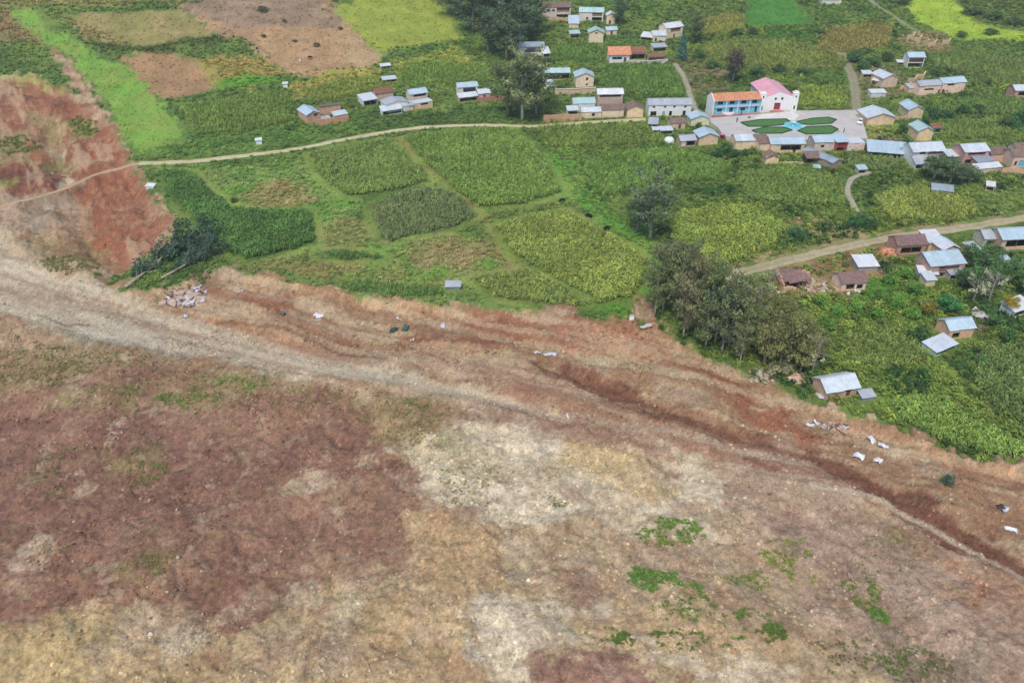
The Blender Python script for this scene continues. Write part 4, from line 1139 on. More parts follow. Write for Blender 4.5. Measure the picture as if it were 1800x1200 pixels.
house('red-brown two-storey house with white zinc roof and gallery right of the dark trees', (1690, 290), (1732, 287), 9, 4.9, 'x', 1.5, 'pale', (178, 136, 122), (('g', .5, 2.8, 6, 1.7, (176, 132, 120)), ('o', .25, .4, 2.5, 1.6)))
shed('small slate-blue roofed annex before the red-brown two-storey house', (1716, 296), (1744, 292), 4, 2.2, .8, 'dull', (150, 120, 108))
shed('long white fibre-cement lean-to on a tan wall by the right edge', (1714, 307), (1758, 302), 3, 2.0, .7, 'white', (206, 176, 144), ops=())
house('adobe house with brown roof and turquoise door panel at the right edge', (1776, 296), (1826, 295), 8, 4.4, 'x', 1.6, 'tile', (206, 170, 146), (('d', .12, 1.0, .8, 1.6, (60, 54, 50)), ('d', .36, .6, 2.4, 2.2, (110, 190, 210))))
house('brown tile-roofed house inside the walled yard at the right edge', (1738, 286), (1768, 284), 7, 3.2, 'x', 1.5, 'tile', (196, 156, 130), ())
yard_wall('pinkish adobe wall along the yard at the right edge', [(1758, 307), (1780, 307), (1830, 312)], 2.0, (212, 168, 140))
house('grey-blue zinc roof half buried in trees below the red-brown house', (1636, 342), (1672, 346), 7, 1.8, 'x', 1.0, 'dull', (140, 130, 116), ())
shed('small white roof among the bushes below the tan wall at right', (1732, 334), (1746, 336), 3, 1.6, .6, 'white')
# --- along the right-hand track
def collapsed_house():
    p, q = at(1376, 516), at(1438, 509)
    W = float(np.linalg.norm(q - p)); rz = math.atan2(q[1] - p[1], q[0] - p[0]); D = 5.0
    ex = (q - p) / W; ey = np.array([-ex[1], ex[0]]); c = p + ex * W / 2 + ey * D / 2
    root = empty('collapsed_house', (c[0], c[1], zat(*p)), rz)
    tag(root, 'collapsed adobe house with torn plum-brown tile roof below the track', 'house')
    rs = np.random.default_rng(77)
    def T(mb): mb.v = [(v[0] - W / 2, v[1] - D / 2, v[2]) for v in mb.v]; return mb
    def ragged(x0, x1, y, h0, h1, n):
        mb = MB()
        for k in range(n):
            t0, t1 = k / n, (k + 1) / n
            mb.box(x0 + (x1 - x0) * t0, x0 + (x1 - x0) * t1, y, y + .45, -1.4, h0 + (h1 - h0) * t0 + rs.uniform(-.5, .3))
        return T(mb)
    ragged(0, W, D - .45, 3.2, 2.4, 8).build('back_wall', 'wall', root, col4((196, 164, 136)))
    ragged(0, W * .45, .0, 1.6, .7, 5).build('front_wall', 'wall', root, col4((206, 172, 142)))
    ragged(W * .78, W, .0, .6, 1.1, 3).build('front_wall', 'wall', root, col4((198, 164, 134)))
    mb = MB()
    for k in range(5): mb.box(0, .45, .46 + (D - .92) * k / 5, .46 + (D - .92) * (k + 1) / 5, -1.4, 2.0 + .45 * (2.2 - abs(k - 2)) + rs.uniform(-.2, .2))
    T(mb).build('side_wall', 'wall', root, col4((186, 150, 122)))
    T(MB().box(W * .76, W * .76 + .4, .1, .5, -1, 2.9)).build('pier', 'wall', root, col4((214, 190, 166)))
    for x0, x1, y0, z0, y1, z1 in ((-.4, W * .22, 1.6, 2.0, D + .2, 3.7), (W * .22, W * .48, 1.2, 1.8, D + .1, 3.5), (W * .48, W * .72, 1.8, 1.6, D, 3.1), (W * .72, W * .88, 2.8, 1.4, D + .2, 2.5)):
        d = rs.uniform(-.25, .25)
        mb = MB().slab((x0, y0, z0 + d), (x1 - .05, y0 + rs.uniform(-.3, .5), z0 - d), (x1 - .05, y1, z1 - d * .5), (x0, y1, z1), .16)
        T(mb).build('roof_slope', 'tile', root, col4(ROOF['plum'], .1))
    for k in range(9):
        x = W * rs.uniform(.1, 1.0); L = rs.uniform(1.5, 3.2)
        b = T(MB().box(x - .07, x + .07, .8, .8 + L, .3, .44)).build('rafter', 'wood', root, col4((140, 112, 92), .15))
        b.rotation_euler = (rs.uniform(.05, .35), 0, rs.normal(0, .25)); b.location = (0, rs.uniform(-1, .6), rs.uniform(0, .8))
    for k in range(3):
        x = W * (.5 + .1 * k)
        T(MB().box(x - .08, x + .08, 1.3, 1.46, -.5, 2.0)).build('post', 'wood', root, col4((126, 98, 78), .1))
collapsed_house()
house('damaged house with plum tile roof and pale front wall left of the white-roofed shed', (1478, 512), (1520, 509), 7, 2.4, 'x', 1.7, 'plum', (214, 182, 158), (('o', .35, .1, 2.2, 1.8), ('o', .75, .1, 1.6, 1.6)))
house('small shed with a single bright white roof just below the track', (1507, 479), (1541, 478), 6, 2.0, 's', .8, 'white', (150, 140, 128), (), cat='shed')
house('brown tile-roofed adobe house with dark porch beside the track', (1574, 449), (1624, 446), 7, 3.4, 'x', 1.7, 'plum', (168, 128, 104), (('o', .5, .5, 5.6, 2.0),))
house('white-roofed house touching the brown tile roof beside the track', (1629, 444), (1656, 443), 8, 3.2, 's', .7, 'white', (196, 176, 150), ())
house('tan gable house with pale roof stepped below the white roof', (1652, 458), (1680, 455), 7, 3.6, 'y', 1.2, 'pale', (214, 168, 120), (), over=.6)
house('large sky-blue zinc roof over a brown porch, lowest of the stepped group', (1630, 490), (1690, 485), 8, 4.0, 'x', 1.6, 'blue', (168, 134, 118), (('g', .55, 1.9, 5.4, 1.5, (150, 110, 100)), ('o', .5, .1, 5, 1.5)), split=.75)
shed('white lean-to below the left end of the large sky-blue roof', (1614, 490), (1646, 492), 4, 1.7, .6, 'white', (206, 196, 180))
shed('grey lean-to below the right end of the large sky-blue roof', (1668, 494), (1692, 492), 4, 1.9, .6, 'grey', (176, 160, 146))
house('house with long blue-grey zinc roof cut by the right edge beside the track', (1757, 440), (1822, 436), 8, 4.0, 'x', 1.6, 'blue', (196, 160, 134), (('o', .4, 1.0, 6, 2.2),), over=.8)
house('house with patched grey-white roof left of the long blue-grey roof', (1727, 433), (1756, 432), 7, 2.8, 'x', 1.4, 'grey', (190, 172, 150), (('o', .5, .2, 3, 1.8),))
shed('pale blue water tank shelter among trees below the right-edge house', (1757, 466), (1773, 465), 2.5, 1.6, .3, 'blue', (180, 200, 204), ops=())
house('tan adobe house with sky-blue roof and dark doorway, alone among the green', (1664, 598), (1707, 593), 6, 3.0, 'x', 1.4, 'blue', (204, 158, 122), (('o', .32, .1, 1.9, 1.8),))
shed('low open shed with bright pale roof in front of the lone tan house', (1644, 627), (1680, 612), 5, 1.3, .5, 'pale', (150, 176, 170))
house('adobe house with white-blue roof standing at the very edge of the slide', (1450, 704), (1504, 695), 6.5, 2.5, 'x', 1.5, 'pale', (186, 148, 120), (('o', .55, 1.6, 3.6, .9), ('d', .72, 0, 1, 1.6)), over=.6)
shed('little grey shelter beside the house at the edge of the slide', (1514, 706), (1536, 704), 2.5, 1.1, .4, 'grey', (130, 128, 122), ops=())
shed('white awning at the right edge above the dark maize', (1780, 560), (1812, 548), 5, 1.8, .8, 'white', (196, 200, 196))
# --- left above the road
house('brown adobe house with white-blue roof, left corner of the walled compound', (541, 219), (565, 214), 11, 3.6, 'y', 1.2, 'blue', (186, 142, 112), (('w', .65, 2.6, 1.4, 1.2),), over=.5)
house('brown tile-roofed wing at the back of the walled compound above the road', (566, 203), (600, 199), 7, 2.4, 'b', 1.3, 'tile', (196, 150, 120), ())
shed('pale zinc roof in the right corner of the walled compound', (590, 213), (612, 209), 4, 2.2, .6, 'pale', ADOBE2, ops=())
yard_wall('brown adobe yard wall closing the walled compound above the road', [(556, 221), (585, 218), (614, 213)], 2.0, (194, 144, 112))
house('whitewashed house with grey roof in the left cluster above the road', (680, 198), (718, 192), 8, 3.4, 'y', 1.0, 'grey', (224, 206, 190), (('w', .15, 1.4, .9, 1.0), ('w', .85, 1.2, 1.0, 1.2)), over=.4)
shed('pale flat roof on the left flank of the whitewashed house', (640, 188), (664, 184), 8, 2.4, .8, 'pale', (186, 184, 176))
shed('pale grey lean-to in front of the whitewashed house', (673, 203), (707, 198), 4, 1.9, 1.0, 'pale', (206, 200, 194))
house('tan house with light blue roof and dark loft right of the whitewashed house', (722, 180), (752, 176), 7, 3.6, 'x', 1.2, 'blue', (206, 182, 164), (('o', .55, 2.2, 5.0, 1.1),))
house('low tan house with a white parapet below the light blue roof and dark loft', (729, 193), (761, 188), 5, 2.6, 'f', .2, 'pale', (206, 164, 128), (('o', .55, 1.5, 3, .8),))
house('cream house with light blue roof and dark porch, rightmost of the left cluster', (806, 170), (840, 167), 6, 3.8, 'x', 1.2, 'blue', (216, 204, 186), (('o', .58, 1.4, 5.0, 1.9),))
shed('bright white lean-to in front of the rightmost house of the left cluster', (808, 181), (840, 177), 4, 2.0, .8, 'white', (186, 150, 130))
yard_wall('reddish low wall trailing right from the bright white lean-to', [(838, 180), (860, 178), (890, 176)], 1.6, (168, 116, 100))
shed('small white canopy on the grass above the left cluster', (670, 121), (687, 120), 3, 1.2, .4, 'white')
shed('ragged white and grey shelter above the whitewashed house', (674, 146), (697, 144), 4, 1.3, .5, 'pale')
shed('tiny white hut at the end of the dark terrace bank', (498, 155), (506, 155), 2, 1.5, .3, 'white', WHITE, ops=())
shed('tiny white hut on the verge just above the dirt road', (451, 255), (461, 254), 1.6, 1.6, .3, 'white', WHITE, ops=())
shed('small white shelter at the edge of the red lobe below the dirt road', (257, 330), (270, 331), 2, 1.0, .3, 'white', WHITE, ops=())
shed('lone grey-white shelter in the meadow above the slide edge', (784, 511), (809, 511), 2.4, 1.1, .5, 'grey', (110, 116, 110), ops=())

house('rust-tiled low house tucked behind the whitewashed house', (662, 176), (692, 172), 6, 2.8, 'x', 1.4, 'rust', (196, 164, 140), ())
shed('pale annex filling the gap between the whitewashed and the dark-loft house', (708, 196), (727, 193), 5, 2.2, .6, 'grey', (206, 186, 166), ops=())
shed('little zinc lean-to in the yard of the walled compound', (568, 218), (582, 216), 3, 1.7, .4, 'grey', ADOBE2, ops=())
house('tan house joined to the right of the bright white lean-to of the left cluster', (842, 176), (862, 174), 6, 2.6, 'x', 1.1, 'pale', (196, 164, 140), (('d', .5, 0, 1, 1.9),))
house('small brown-tiled house joining the two rows at the left corner of the square', (1180, 228), (1204, 226), 6, 2.6, 'x', 1.2, 'tile', (196, 166, 134), (('d', .6, 0, 1, 1.9),))
shed('tan lean-to joining the roofless ruin to the twin-roofed house', (1597, 164), (1612, 163), 5, 2.0, .7, 'grey', ADOBE2, ops=())
house('small tan hut under the trees left of the large sky-blue roof', (1626, 503), (1642, 502), 4, 2.0, 's', .6, 'pale', (214, 186, 150), ())
shed('grey shed in the thicket between the stepped group and the right-edge house', (1704, 452), (1722, 450), 5, 2.0, .6, 'grey', ADOBE3)
house('brown-tiled house behind the walled yard at the far right edge', (1782, 276), (1820, 275), 6, 3.0, 'x', 1.4, 'tile', (206, 176, 150), ())
shed('pale roof joined to the left of the red-brown two-storey house', (1664, 286), (1688, 285), 6, 2.4, .7, 'pale', (196, 172, 150))
house('small blue-roofed house between the top-centre porch house and the gable house', (1066, 62), (1084, 61), 5, 2.4, 'x', 1.1, 'blue', ADOBE, (('d', .5, 0, 1, 1.9),))
shed('low tan barn with grey roof right of the dark-balcony house', (1148, 92), (1172, 90), 5, 2.2, .7, 'grey', ADOBE)

# --- town hall
def town_hall():
    p, q = at(1250, 207), at(1335, 201)
    W = float(np.linalg.norm(q - p)); rz = math.atan2(q[1] - p[1], q[0] - p[0]); D = 6.2; h = 5.1
    ex = (q - p) / W; ey = np.array([-ex[1], ex[0]]); c = p + ex * W / 2 + ey * D / 2
    root = empty('town_hall', (c[0], c[1], PZ), rz)
    tag(root, 'two-storey turquoise and white town hall with orange roof on the square', 'town hall')
    o = np.array([-W / 2, -D / 2, 0])
    def B(mb, n, m, colr, par=root):
        mb.v = [(v[0] + o[0], v[1] + o[1], v[2]) for v in mb.v]
        return mb.build(n, m, par, col4(colr))
    holes = []; kinds = []
    bays = [.04, .28, .52, .76, .97]
    for i in range(4):
        xc = W * (bays[i] + bays[i + 1]) / 2
        for fl in (0, 1):
            z = .8 + 2.55 * fl
            if (i == 1 and fl == 0): holes.append((xc - .7, xc + .7, 0, 2.3)); kinds.append('door')
            elif i == 3 and fl == 0: holes.append((xc + .4, xc + 1.3, 0, 2.2)); kinds.append('door')
            else: holes.append((xc - .95, xc + .95, z, z + 1.2)); kinds.append('window')
    mb = MB(); wall_front(mb, W, h, .35, holes, -2)
    B(mb, 'facade', 'paint', (120, 208, 214))
    mb = MB(); mb.quad((W, D, -2), (0, D, -2), (0, D, h), (W, D, h))
    for x0, x1 in ((-.05, .25), (W - .25, W + .05)):      # white end walls standing proud as gables
        n = len(mb.v)
        mb.v += [(x, yy, zz) for x in (x0, x1) for yy, zz in ((-.6, -2), (D, -2), (D, h), (D / 2, h + 1.9), (-.6, h + .1))]
        mb.f += [(n + 4, n + 3, n + 2, n + 1, n), tuple(n + 5 + i for i in range(5))] + [(n + i, n + (i + 1) % 5, n + 5 + (i + 1) % 5, n + 5 + i) for i in range(5)]
    B(mb, 'end_wall', 'paint', (240, 236, 232))
    for i in range(1, 4):
        B(MB().box(W * bays[i] - .16, W * bays[i] + .16, -.25, .349, -2, h - .05), 'pilaster', 'paint', (206, 226, 236))
    for i in range(4):
        xa, xb = W * bays[i] + .18, W * bays[i + 1] - .18
        bal = B(MB().box(xa, xb, -.22, .345, 2.42, 2.58), 'balcony', 'paint', (214, 200, 216))
        B(MB().box(xa, xb, -.24, -.14, 2.58, 3.2), 'railing', 'paint', (190, 196, 226), bal)
    for (a, b, cc, d), k in zip(holes, kinds):
        if k == 'door':
            B(MB().box(a, b, .5, .56, cc, d), 'door', 'wood', (58, 70, 90))
        else:
            w = B(MB().box(a, b, .46, .54, cc, cc + .1).box(a, b, .46, .54, d - .1, d).box(a, a + .1, .46, .54, cc + .1, d - .1).box(b - .1, b, .46, .54, cc + .1, d - .1).box((a + b) / 2 - .04, (a + b) / 2 + .04, .47, .53, cc + .1, d - .1), 'window', 'paint', (60, 110, 120))
            B(MB().quad((a, .5, cc), (b, .5, cc), (b, .5, d), (a, .5, d)), 'pane', 'glass', (40, 44, 50), w)
    col = ROOF['orange']; nn = 9
    for (e0, e1) in ((-.55, D / 2), (D + .4, D / 2)):
        ze = h - .15; zr = h + 1.7
        for i in range(nn):
            x0, x1 = .26 + (W - .52) * i / nn, .26 + (W - .52) * (i + 1) / nn
            k = .015 * (i % 2)
            a, b, c2, d = (x0, e0, ze + k), (x1, e0, ze + k), (x1, e1, zr + k), (x0, e1, zr + k)
            if e0 > e1: a, b, c2, d = b, a, d, c2
            m2 = MB().slab(a, b, c2, d, .08); m2.v = [np.array(v) + o for v in m2.v]
            m2.build('roof_panel', 'tile', root, col4(col, .05))
    B(MB().box(0, W, -1.4, -.3, -2, .12), 'front_step', 'paint', (196, 132, 132))
town_hall()

# --- church
def church():
    p, q = at(1342, 199), at(1389, 196)
    W = float(np.linalg.norm(q - p)); rz = math.atan2(q[1] - p[1], q[0] - p[0]) * .5; D = 17.0; h = 5.1; rise = 1.8
    ex = (q - p) / W; ey = np.array([-math.sin(rz), math.cos(rz)]); c = p + ex * W / 2 + ey * D / 2
    root = empty('church', (c[0], c[1], PZ), rz)
    tag(root, 'white church with long pink roof, maroon door and small corner towers', 'church')
    o = np.array([-W / 2, -D / 2, 0])
    def B(mb, n, m, colr, par=root):
        mb.v = [np.array(v, float) + o for v in mb.v]
        return mb.build(n, m, par, col4(colr))
    t = 1.7
    holes = [(W / 2 - 1.5, W / 2 + .9, .3, 2.9), (W / 2 - 1.7, W / 2 - .9, 3.9, 4.8), (W / 2 + .7, W / 2 + 1.5, 3.9, 4.9)]
    mb = MB(); wall_front(mb, W, h, 0, holes, -2, .5)
    mb.tri((0, 0, h), (W, 0, h), (W / 2, 0, h + rise))
    mb.quad((0, D, -2), (0, 0, -2), (0, 0, h), (0, D, h)).quad((W, 0, -2), (W, D, -2), (W, D, h), (W, 0, h)).quad((W, D, -2), (0, D, -2), (0, D, h), (W, D, h))
    mb.tri((W, D, h), (0, D, h), (W / 2, D, h + rise))
    B(mb, 'wall', 'paint', (238, 234, 230))
    a, b, cc, d = holes[0]
    dr = B(MB().box(a, b, .3, .4, cc, d), 'door', 'wood', (146, 70, 76))
    B(MB().box((a + b) / 2 - .03, (a + b) / 2 + .03, .26, .3, cc, d), 'door_seam', 'wood', (96, 44, 50), dr)
    st = MB()
    for k in range(3): st.box(a - 1.2 + .3 * k, b + 1.2 - .3 * k, -1.5 + .45 * k, -.003, -1 if k == 0 else .1 * k + .002, .1 * (k + 1))
    B(st, 'steps', 'concrete', (196, 130, 124))
    for a, b, cc, d in holes[1:]:
        w = B(MB().box(a, b, .2, .3, cc, cc + .08).box(a, b, .2, .3, d - .08, d).box(a, a + .08, .2, .3, cc + .08, d - .08).box(b - .08, b, .2, .3, cc + .08, d - .08), 'window', 'paint', (90, 86, 84))
        B(MB().quad((a, .25, cc), (b, .25, cc), (b, .25, d), (a, .25, d)), 'pane', 'glass', (40, 40, 44), w)
    for x0 in (-1.9, W + .02):
        x1 = x0 + 1.9
        tw = MB(); wall_front(tw, x1 - x0, 6.3, -.35, [(.6, 1.2, .4, 1.9), (.6, 1.25, 4.7, 5.5)], -2, .3)
        tw.v = [(v[0] + x0, v[1], v[2]) for v in tw.v]
        tw.quad((x0, 1.5, -2), (x0, -.35, -2), (x0, -.35, 6.3), (x0, 1.5, 6.3)).quad((x1, -.35, -2), (x1, 1.5, -2), (x1, 1.5, 6.3), (x1, -.35, 6.3)).quad((x1, 1.5, -2), (x0, 1.5, -2), (x0, 1.5, 6.3), (x1, 1.5, 6.3))
        tower = B(tw, 'tower', 'paint', (240, 238, 228))
        cp = MB().box(x0 - .12, x1 + .12, -.47, 1.62, 6.3, 6.5).box(x0 + .25, x1 - .25, -.1, 1.25, 6.5, 6.95)
        B(cp, 'tower_cap', 'paint', (242, 238, 224), tower)
        B(MB().box(x0 + .62, x0 + 1.18, -.25, -.19, .4, 1.88), 'tower_door', 'wood', (60, 56, 56), tower)
    ov = .5; sl = rise / (W / 2); nn = 9
    for side in (0, 1):
        for i in range(nn):
            y0, y1 = -.05 + (D + ov) * i / nn, -.05 + (D + ov) * (i + 1) / nn
            k = .02 * (i % 2)
            if side == 0: q4 = ((-ov, y1, h - sl * ov + .1 + k), (-ov, y0, h - sl * ov + .1 + k), (W / 2, y0, h + rise + .1 + k), (W / 2, y1, h + rise + .1 + k))
            else: q4 = ((W + ov, y0, h - sl * ov + .1 + k), (W + ov, y1, h - sl * ov + .1 + k), (W / 2 + .02, y1, h + rise + .11 + k), (W / 2 + .02, y0, h + rise + .11 + k))
            m2 = MB().slab(*q4, .06); m2.v = [np.array(v) + o for v in m2.v]
            m2.build('roof_sheet', 'sheet_y', root, col4(ROOF['pink'], .04))
    B(MB().box(-ov - .1, -ov + .1, 0, D + ov, h - sl * ov - .05, h - sl * ov + .08), 'fascia', 'paint', (130, 52, 56))
    B(MB().box(W + ov - .1, W + ov + .1, 0, D + ov, h - sl * ov - .05, h - sl * ov + .08), 'fascia', 'paint', (130, 52, 56))
church()
# ------------------------------------------------------------------ plants
def leaf_mesh(name, centres, per, spread, size, rs, tone=(0.55, 1.25), mat_='leaf', droop=0.0):
    """clumps of small leaf faces spread through a crown, each clump of its own tone"""
    V = []; F = []; Tn = []
    for c in centres:
        c = np.asarray(c, float); r = c[3] if len(c) > 3 else spread
        tone_c = rs.uniform(*tone)
        d = rs.normal(size=(per, 3)); d /= np.linalg.norm(d, axis=1)[:, None]
        pos = c[:3] + d * r * (rs.uniform(0.25, 1, (per, 1)) ** 0.6) * np.array([1, 1, .8])
        for k in range(per):
            n = rs.normal(size=3) + d[k] * 0.8 + np.array([0, 0, .5]); n /= np.linalg.norm(n)
            u = np.cross(n, rs.normal(size=3)); u /= np.linalg.norm(u)
            w = np.cross(n, u)
            s = size * rs.uniform(.6, 1.4)
            b = len(V)
            p = pos[k]
            V += [p - u * s, p + w * s * .45 - n * s * .12, p + u * s + np.array([0, 0, -droop * s]), p - w * s * .45 - n * s * .12]
            F.append((b, b + 1, b + 2, b + 3))
            t = tone_c * rs.uniform(.85, 1.15)
            Tn += [t] * 4
    me = bpy.data.meshes.new(name)
    me.from_pydata([tuple(v) for v in V], [], F)
    a = me.attributes.new('leaf_tone', 'FLOAT_COLOR', 'POINT')
    cc = np.ones((len(V), 4), np.float32); cc[:, :3] = np.array(Tn)[:, None] * np.array([1.0, 1.0, 0.95])
    a.data.foreach_set('color', cc.ravel())
    me.materials.append(M[mat_])
    return me

def mesh_of(mb, name, m):
    me = bpy.data.meshes.new(name)
    me.from_pydata([tuple(map(float, v)) for v in mb.v], [], mb.f)
    me.materials.append(M[m]); me.polygons.foreach_set('use_smooth', [True] * len(me.polygons))
    return me

PROTO = {}
def proto_tree(kind, seed):
    """unit tree: height 1 (trunk base at 0), crown radius about 1 in x and y before scaling"""
    rs = np.random.default_rng(seed)
    mb = MB(); cl = []
    if kind == 'eucalyptus':
        H = 15.0
        lean = rs.normal(0, .5, 2)
        path = [np.array([lean[0] * t * t, lean[1] * t * t, H * .95 * t]) for t in np.linspace(0, 1, 7)]
        mb.tube(path, [.30, .26, .22, .17, .12, .08, .03], 7)
        for k in range(22):
            t = rs.uniform(.16, .95); a = rs.uniform(0, 6.28)
            p0 = np.array([lean[0] * t * t, lean[1] * t * t, H * .95 * t])
            L = rs.uniform(1.6, 3.6) * (1.25 - .6 * abs(t - .55))
            p1 = p0 + np.array([math.cos(a) * L * .6, math.sin(a) * L * .6, L * .45]); p2 = p0 + np.array([math.cos(a) * L, math.sin(a) * L, L * .95])
            mb.tube([p0, p1, p2], [.09, .06, .02], 5)
            for q, r in ((p1, 1.0), (p2, 1.25), ((p1 + p2) / 2 + rs.normal(0, .5, 3), 1.0)):
                cl.append((*q, r * rs.uniform(.75, 1.15)))
        cl.append((lean[0], lean[1], H * .96, .9))
        for t in np.linspace(.25, .92, 9):
            cl.append((lean[0] * t * t + rs.normal(0, .5), lean[1] * t * t + rs.normal(0, .5), H * .95 * t, rs.uniform(.9, 1.3)))
        leaf = leaf_mesh('crown', cl, 34, 1, .29, rs, (.6, 1.5), droop=.6)
        R0 = 3.4
    elif kind == 'broadleaf':
        H = 6.0
        mb.tube([(0, 0, 0), (.1, .05, 1.2), (.2, 0, 2.4), (.1, .1, 4)], [.24, .19, .14, .05], 7)
        for k in range(9):
            a = rs.uniform(0, 6.28); L = rs.uniform(1.2, 2.4); z = rs.uniform(1.2, 3.6)
            p1 = np.array([math.cos(a) * L, math.sin(a) * L, z + L * .7])
            mb.tube([(.15, .05, z), (p1 * .55 + np.array([.05, 0, z * .45])), p1], [.09, .06, .02], 5)
        for k in range(40):
            d = rs.normal(size=3); d /= np.linalg.norm(d)
            q = np.array([0, 0, 3.6]) + d * np.array([2.2, 2.2, 1.9]) * rs.uniform(.45, 1)
            if q[2] > 1.0: cl.append((*q, rs.uniform(.5, .95)))
        leaf = leaf_mesh('crown', cl, 42, 1, .2, rs, (.6, 1.3))
        R0 = 2.6
    elif kind == 'shrub':
        H = 2.4
        for k in range(5):
            a = rs.uniform(0, 6.28)
            mb.tube([(0, 0, 0), (math.cos(a) * .3, math.sin(a) * .3, .7), (math.cos(a) * .8, math.sin(a) * .8, 1.5)], [.06, .04, .015], 5)
        for k in range(18):
            d = rs.normal(size=3); d /= np.linalg.norm(d); d[2] = abs(d[2])
            cl.append((*(np.array([0, 0, .5]) + d * np.array([1.1, 1.1, 1.4]) * rs.uniform(.35, 1)), rs.uniform(.35, .6)))
        leaf = leaf_mesh('crown', cl, 34, 1, .15, rs, (.6, 1.3))
        R0 = 1.5
    elif kind == 'cypress':
        H = 9.0
        mb.tube([(0, 0, 0), (0, 0, 4), (0, 0, 8.6)], [.2, .12, .03], 6)
        for k in range(110):
            z = rs.uniform(.6, 8.9); r = 1.5 * (1 - (z / 9.2) ** 1.6) + .1; a = rs.uniform(0, 6.28)
            cl.append((math.cos(a) * r * .75, math.sin(a) * r * .75, z, .45))
        leaf = leaf_mesh('crown', cl, 34, 1, .16, rs, (.65, 1.25))
        R0 = 1.7
    elif kind == 'bare':
        H = 8.0
        mb.tube([(0, 0, 0), (.2, .1, 2.5), (.1, .3, 5), (.3, .2, 7.8)], [.2, .15, .1, .03], 6)
        for k in range(22):
            t = rs.uniform(.25, .97); a = rs.uniform(0, 6.28); L = rs.uniform(1, 2.6)
            p0 = np.array([.15, .15, 7.8 * t]); p2 = p0 + np.array([math.cos(a) * L, math.sin(a) * L, L * .8])
            mb.tube([p0, (p0 + p2) / 2 + rs.normal(0, .15, 3), p2], [.06, .045, .015], 4)
            for j in range(3):
                p3 = p2 + rs.normal(0, .6, 3); mb.tube([(p0 + p2) / 2, p3], [.03, .01], 4)
            if k % 2: cl.append((*p2, .6))
        leaf = leaf_mesh('crown', cl, 22, 1, .2, rs, (.7, 1.3))
        R0 = 2.6
    PROTO[(kind, seed)] = (mesh_of(mb, 'trunk', 'bark'), leaf, H, R0)
    return PROTO[(kind, seed)]

SEEDS = {'eucalyptus': [1, 2, 3, 4], 'broadleaf': [11, 12, 13], 'shrub': [21, 22, 23], 'cypress': [31], 'bare': [41, 42]}
for k_, ss in SEEDS.items():
    for s_ in ss:
        proto_tree(k_, s_)
_tn = 0
def tree(kind, label, bx, by, top, width, color, group=None, bark=(150, 140, 124), name=None, cat='tree', rot=None):
    """kind, spot of the trunk foot, image row of the top and crown width in px of the photograph"""
    global _tn
    _tn += 1
    ss = SEEDS[kind]; tm, lm, H, R0 = PROTO[(kind, ss[_tn % len(ss)])]
    xy = at(bx, by); z = zat(*xy)
    h = max(top_height(xy, top) - z, .5); w = width / scale_at(xy) / 2
    root = empty(name or {'eucalyptus': 'eucalyptus_tree', 'broadleaf': 'broadleaf_tree', 'shrub': 'shrub', 'cypress': 'cypress_tree', 'bare': 'withered_tree'}[kind], (xy[0], xy[1], z - .05), rot if rot is not None else random.uniform(0, 6.28))
    tag(root, label, cat, group)
    root.scale = (w / R0, w / R0, h / H)
    t = bpy.data.objects.new('trunk', tm); t.color = col4(bark, .1); link(t, root)
    c = bpy.data.objects.new('crown', lm); c.color = tuple(1.75 * q for q in col4(color, .1)[:3]) + (1,); link(c, root)
    return root

EUC = (102, 108, 74); EUCD = (88, 98, 64)
tree('eucalyptus', 'tall grey-green eucalyptus with a pale trunk beside the dirt road', 918, 214, 92, 66, EUC, bark=(196, 188, 170))
tree('eucalyptus', 'lower eucalyptus just left of the tall one by the dirt road', 893, 205, 106, 56, EUCD)
tree('eucalyptus', 'lower eucalyptus just right of the tall one by the dirt road', 942, 206, 112, 58, EUCD)
tree('eucalyptus', 'lone dark eucalyptus standing among the maize below the square', 1142, 424, 302, 74, (84, 98, 72), bark=(170, 156, 136))
tree('broadleaf', 'small tree pressed against the foot of the lone dark eucalyptus', 1120, 408, 345, 52, (90, 108, 70))
for i, (x, y, t, w) in enumerate([(800, 30, -30, 60), (832, 60, -12, 62), (858, 96, 14, 58), (880, 60, -20, 66), (905, 42, -40, 70), (872, 20, -60, 60), (915, 78, 8, 60), (838, 25, -50, 60), (790, 2, -40, 50), (890, 108, 40, 50), (930, 20, -50, 60), (936, 60, 0, 46)]):
    tree('eucalyptus', 'dark tree in the dense wood at the top edge, behind the lime-green field', x, y, t, w, (72, 88, 62), 'trees of the wood at the top edge')
for i, (x, y, t, w) in enumerate([(1165, 548, 430, 62), (1190, 566, 440, 66), (1208, 585, 452, 60), (1232, 596, 462, 62), (1256, 606, 470, 60), (1280, 618, 486, 60), (1252, 575, 480, 60), (1290, 590, 500, 56), (1306, 622, 520, 50), (1176, 520, 436, 56), (1318, 600, 530, 48), (1200, 540, 428, 50), (1238, 555, 455, 70), (1150, 560, 455, 44), (1268, 622, 530, 46), (1300, 640, 560, 44), (1240, 612, 500, 52), (1200, 596, 490, 46)]):
    tree('eucalyptus', 'dark eucalyptus in the grove on the brink of the slide', x, y, t + random.uniform(-8, 14), w * random.uniform(.75, 1.05), [EUC, EUCD, (108, 106, 78), (92, 104, 64), (80, 92, 70)][i % 5], 'eucalyptus grove on the brink of the slide', bark=(168, 158, 140))
for i, (x, y, t, w) in enumerate([(1342, 648, 560, 54), (1368, 655, 548, 60), (1395, 640, 552, 64), (1412, 622, 556, 56), (1380, 610, 540, 60), (1352, 600, 536, 50), (1430, 640, 580, 50), (1325, 625, 552, 50), (1404, 660, 590, 46), (1372, 575, 520, 50), (1340, 575, 515, 44)]):
    tree('broadleaf', 'olive-brown tree between the grove and the house at the slide edge', x, y, t, w, (104, 106, 66), 'olive-brown trees above the slide edge', bark=(130, 116, 96))
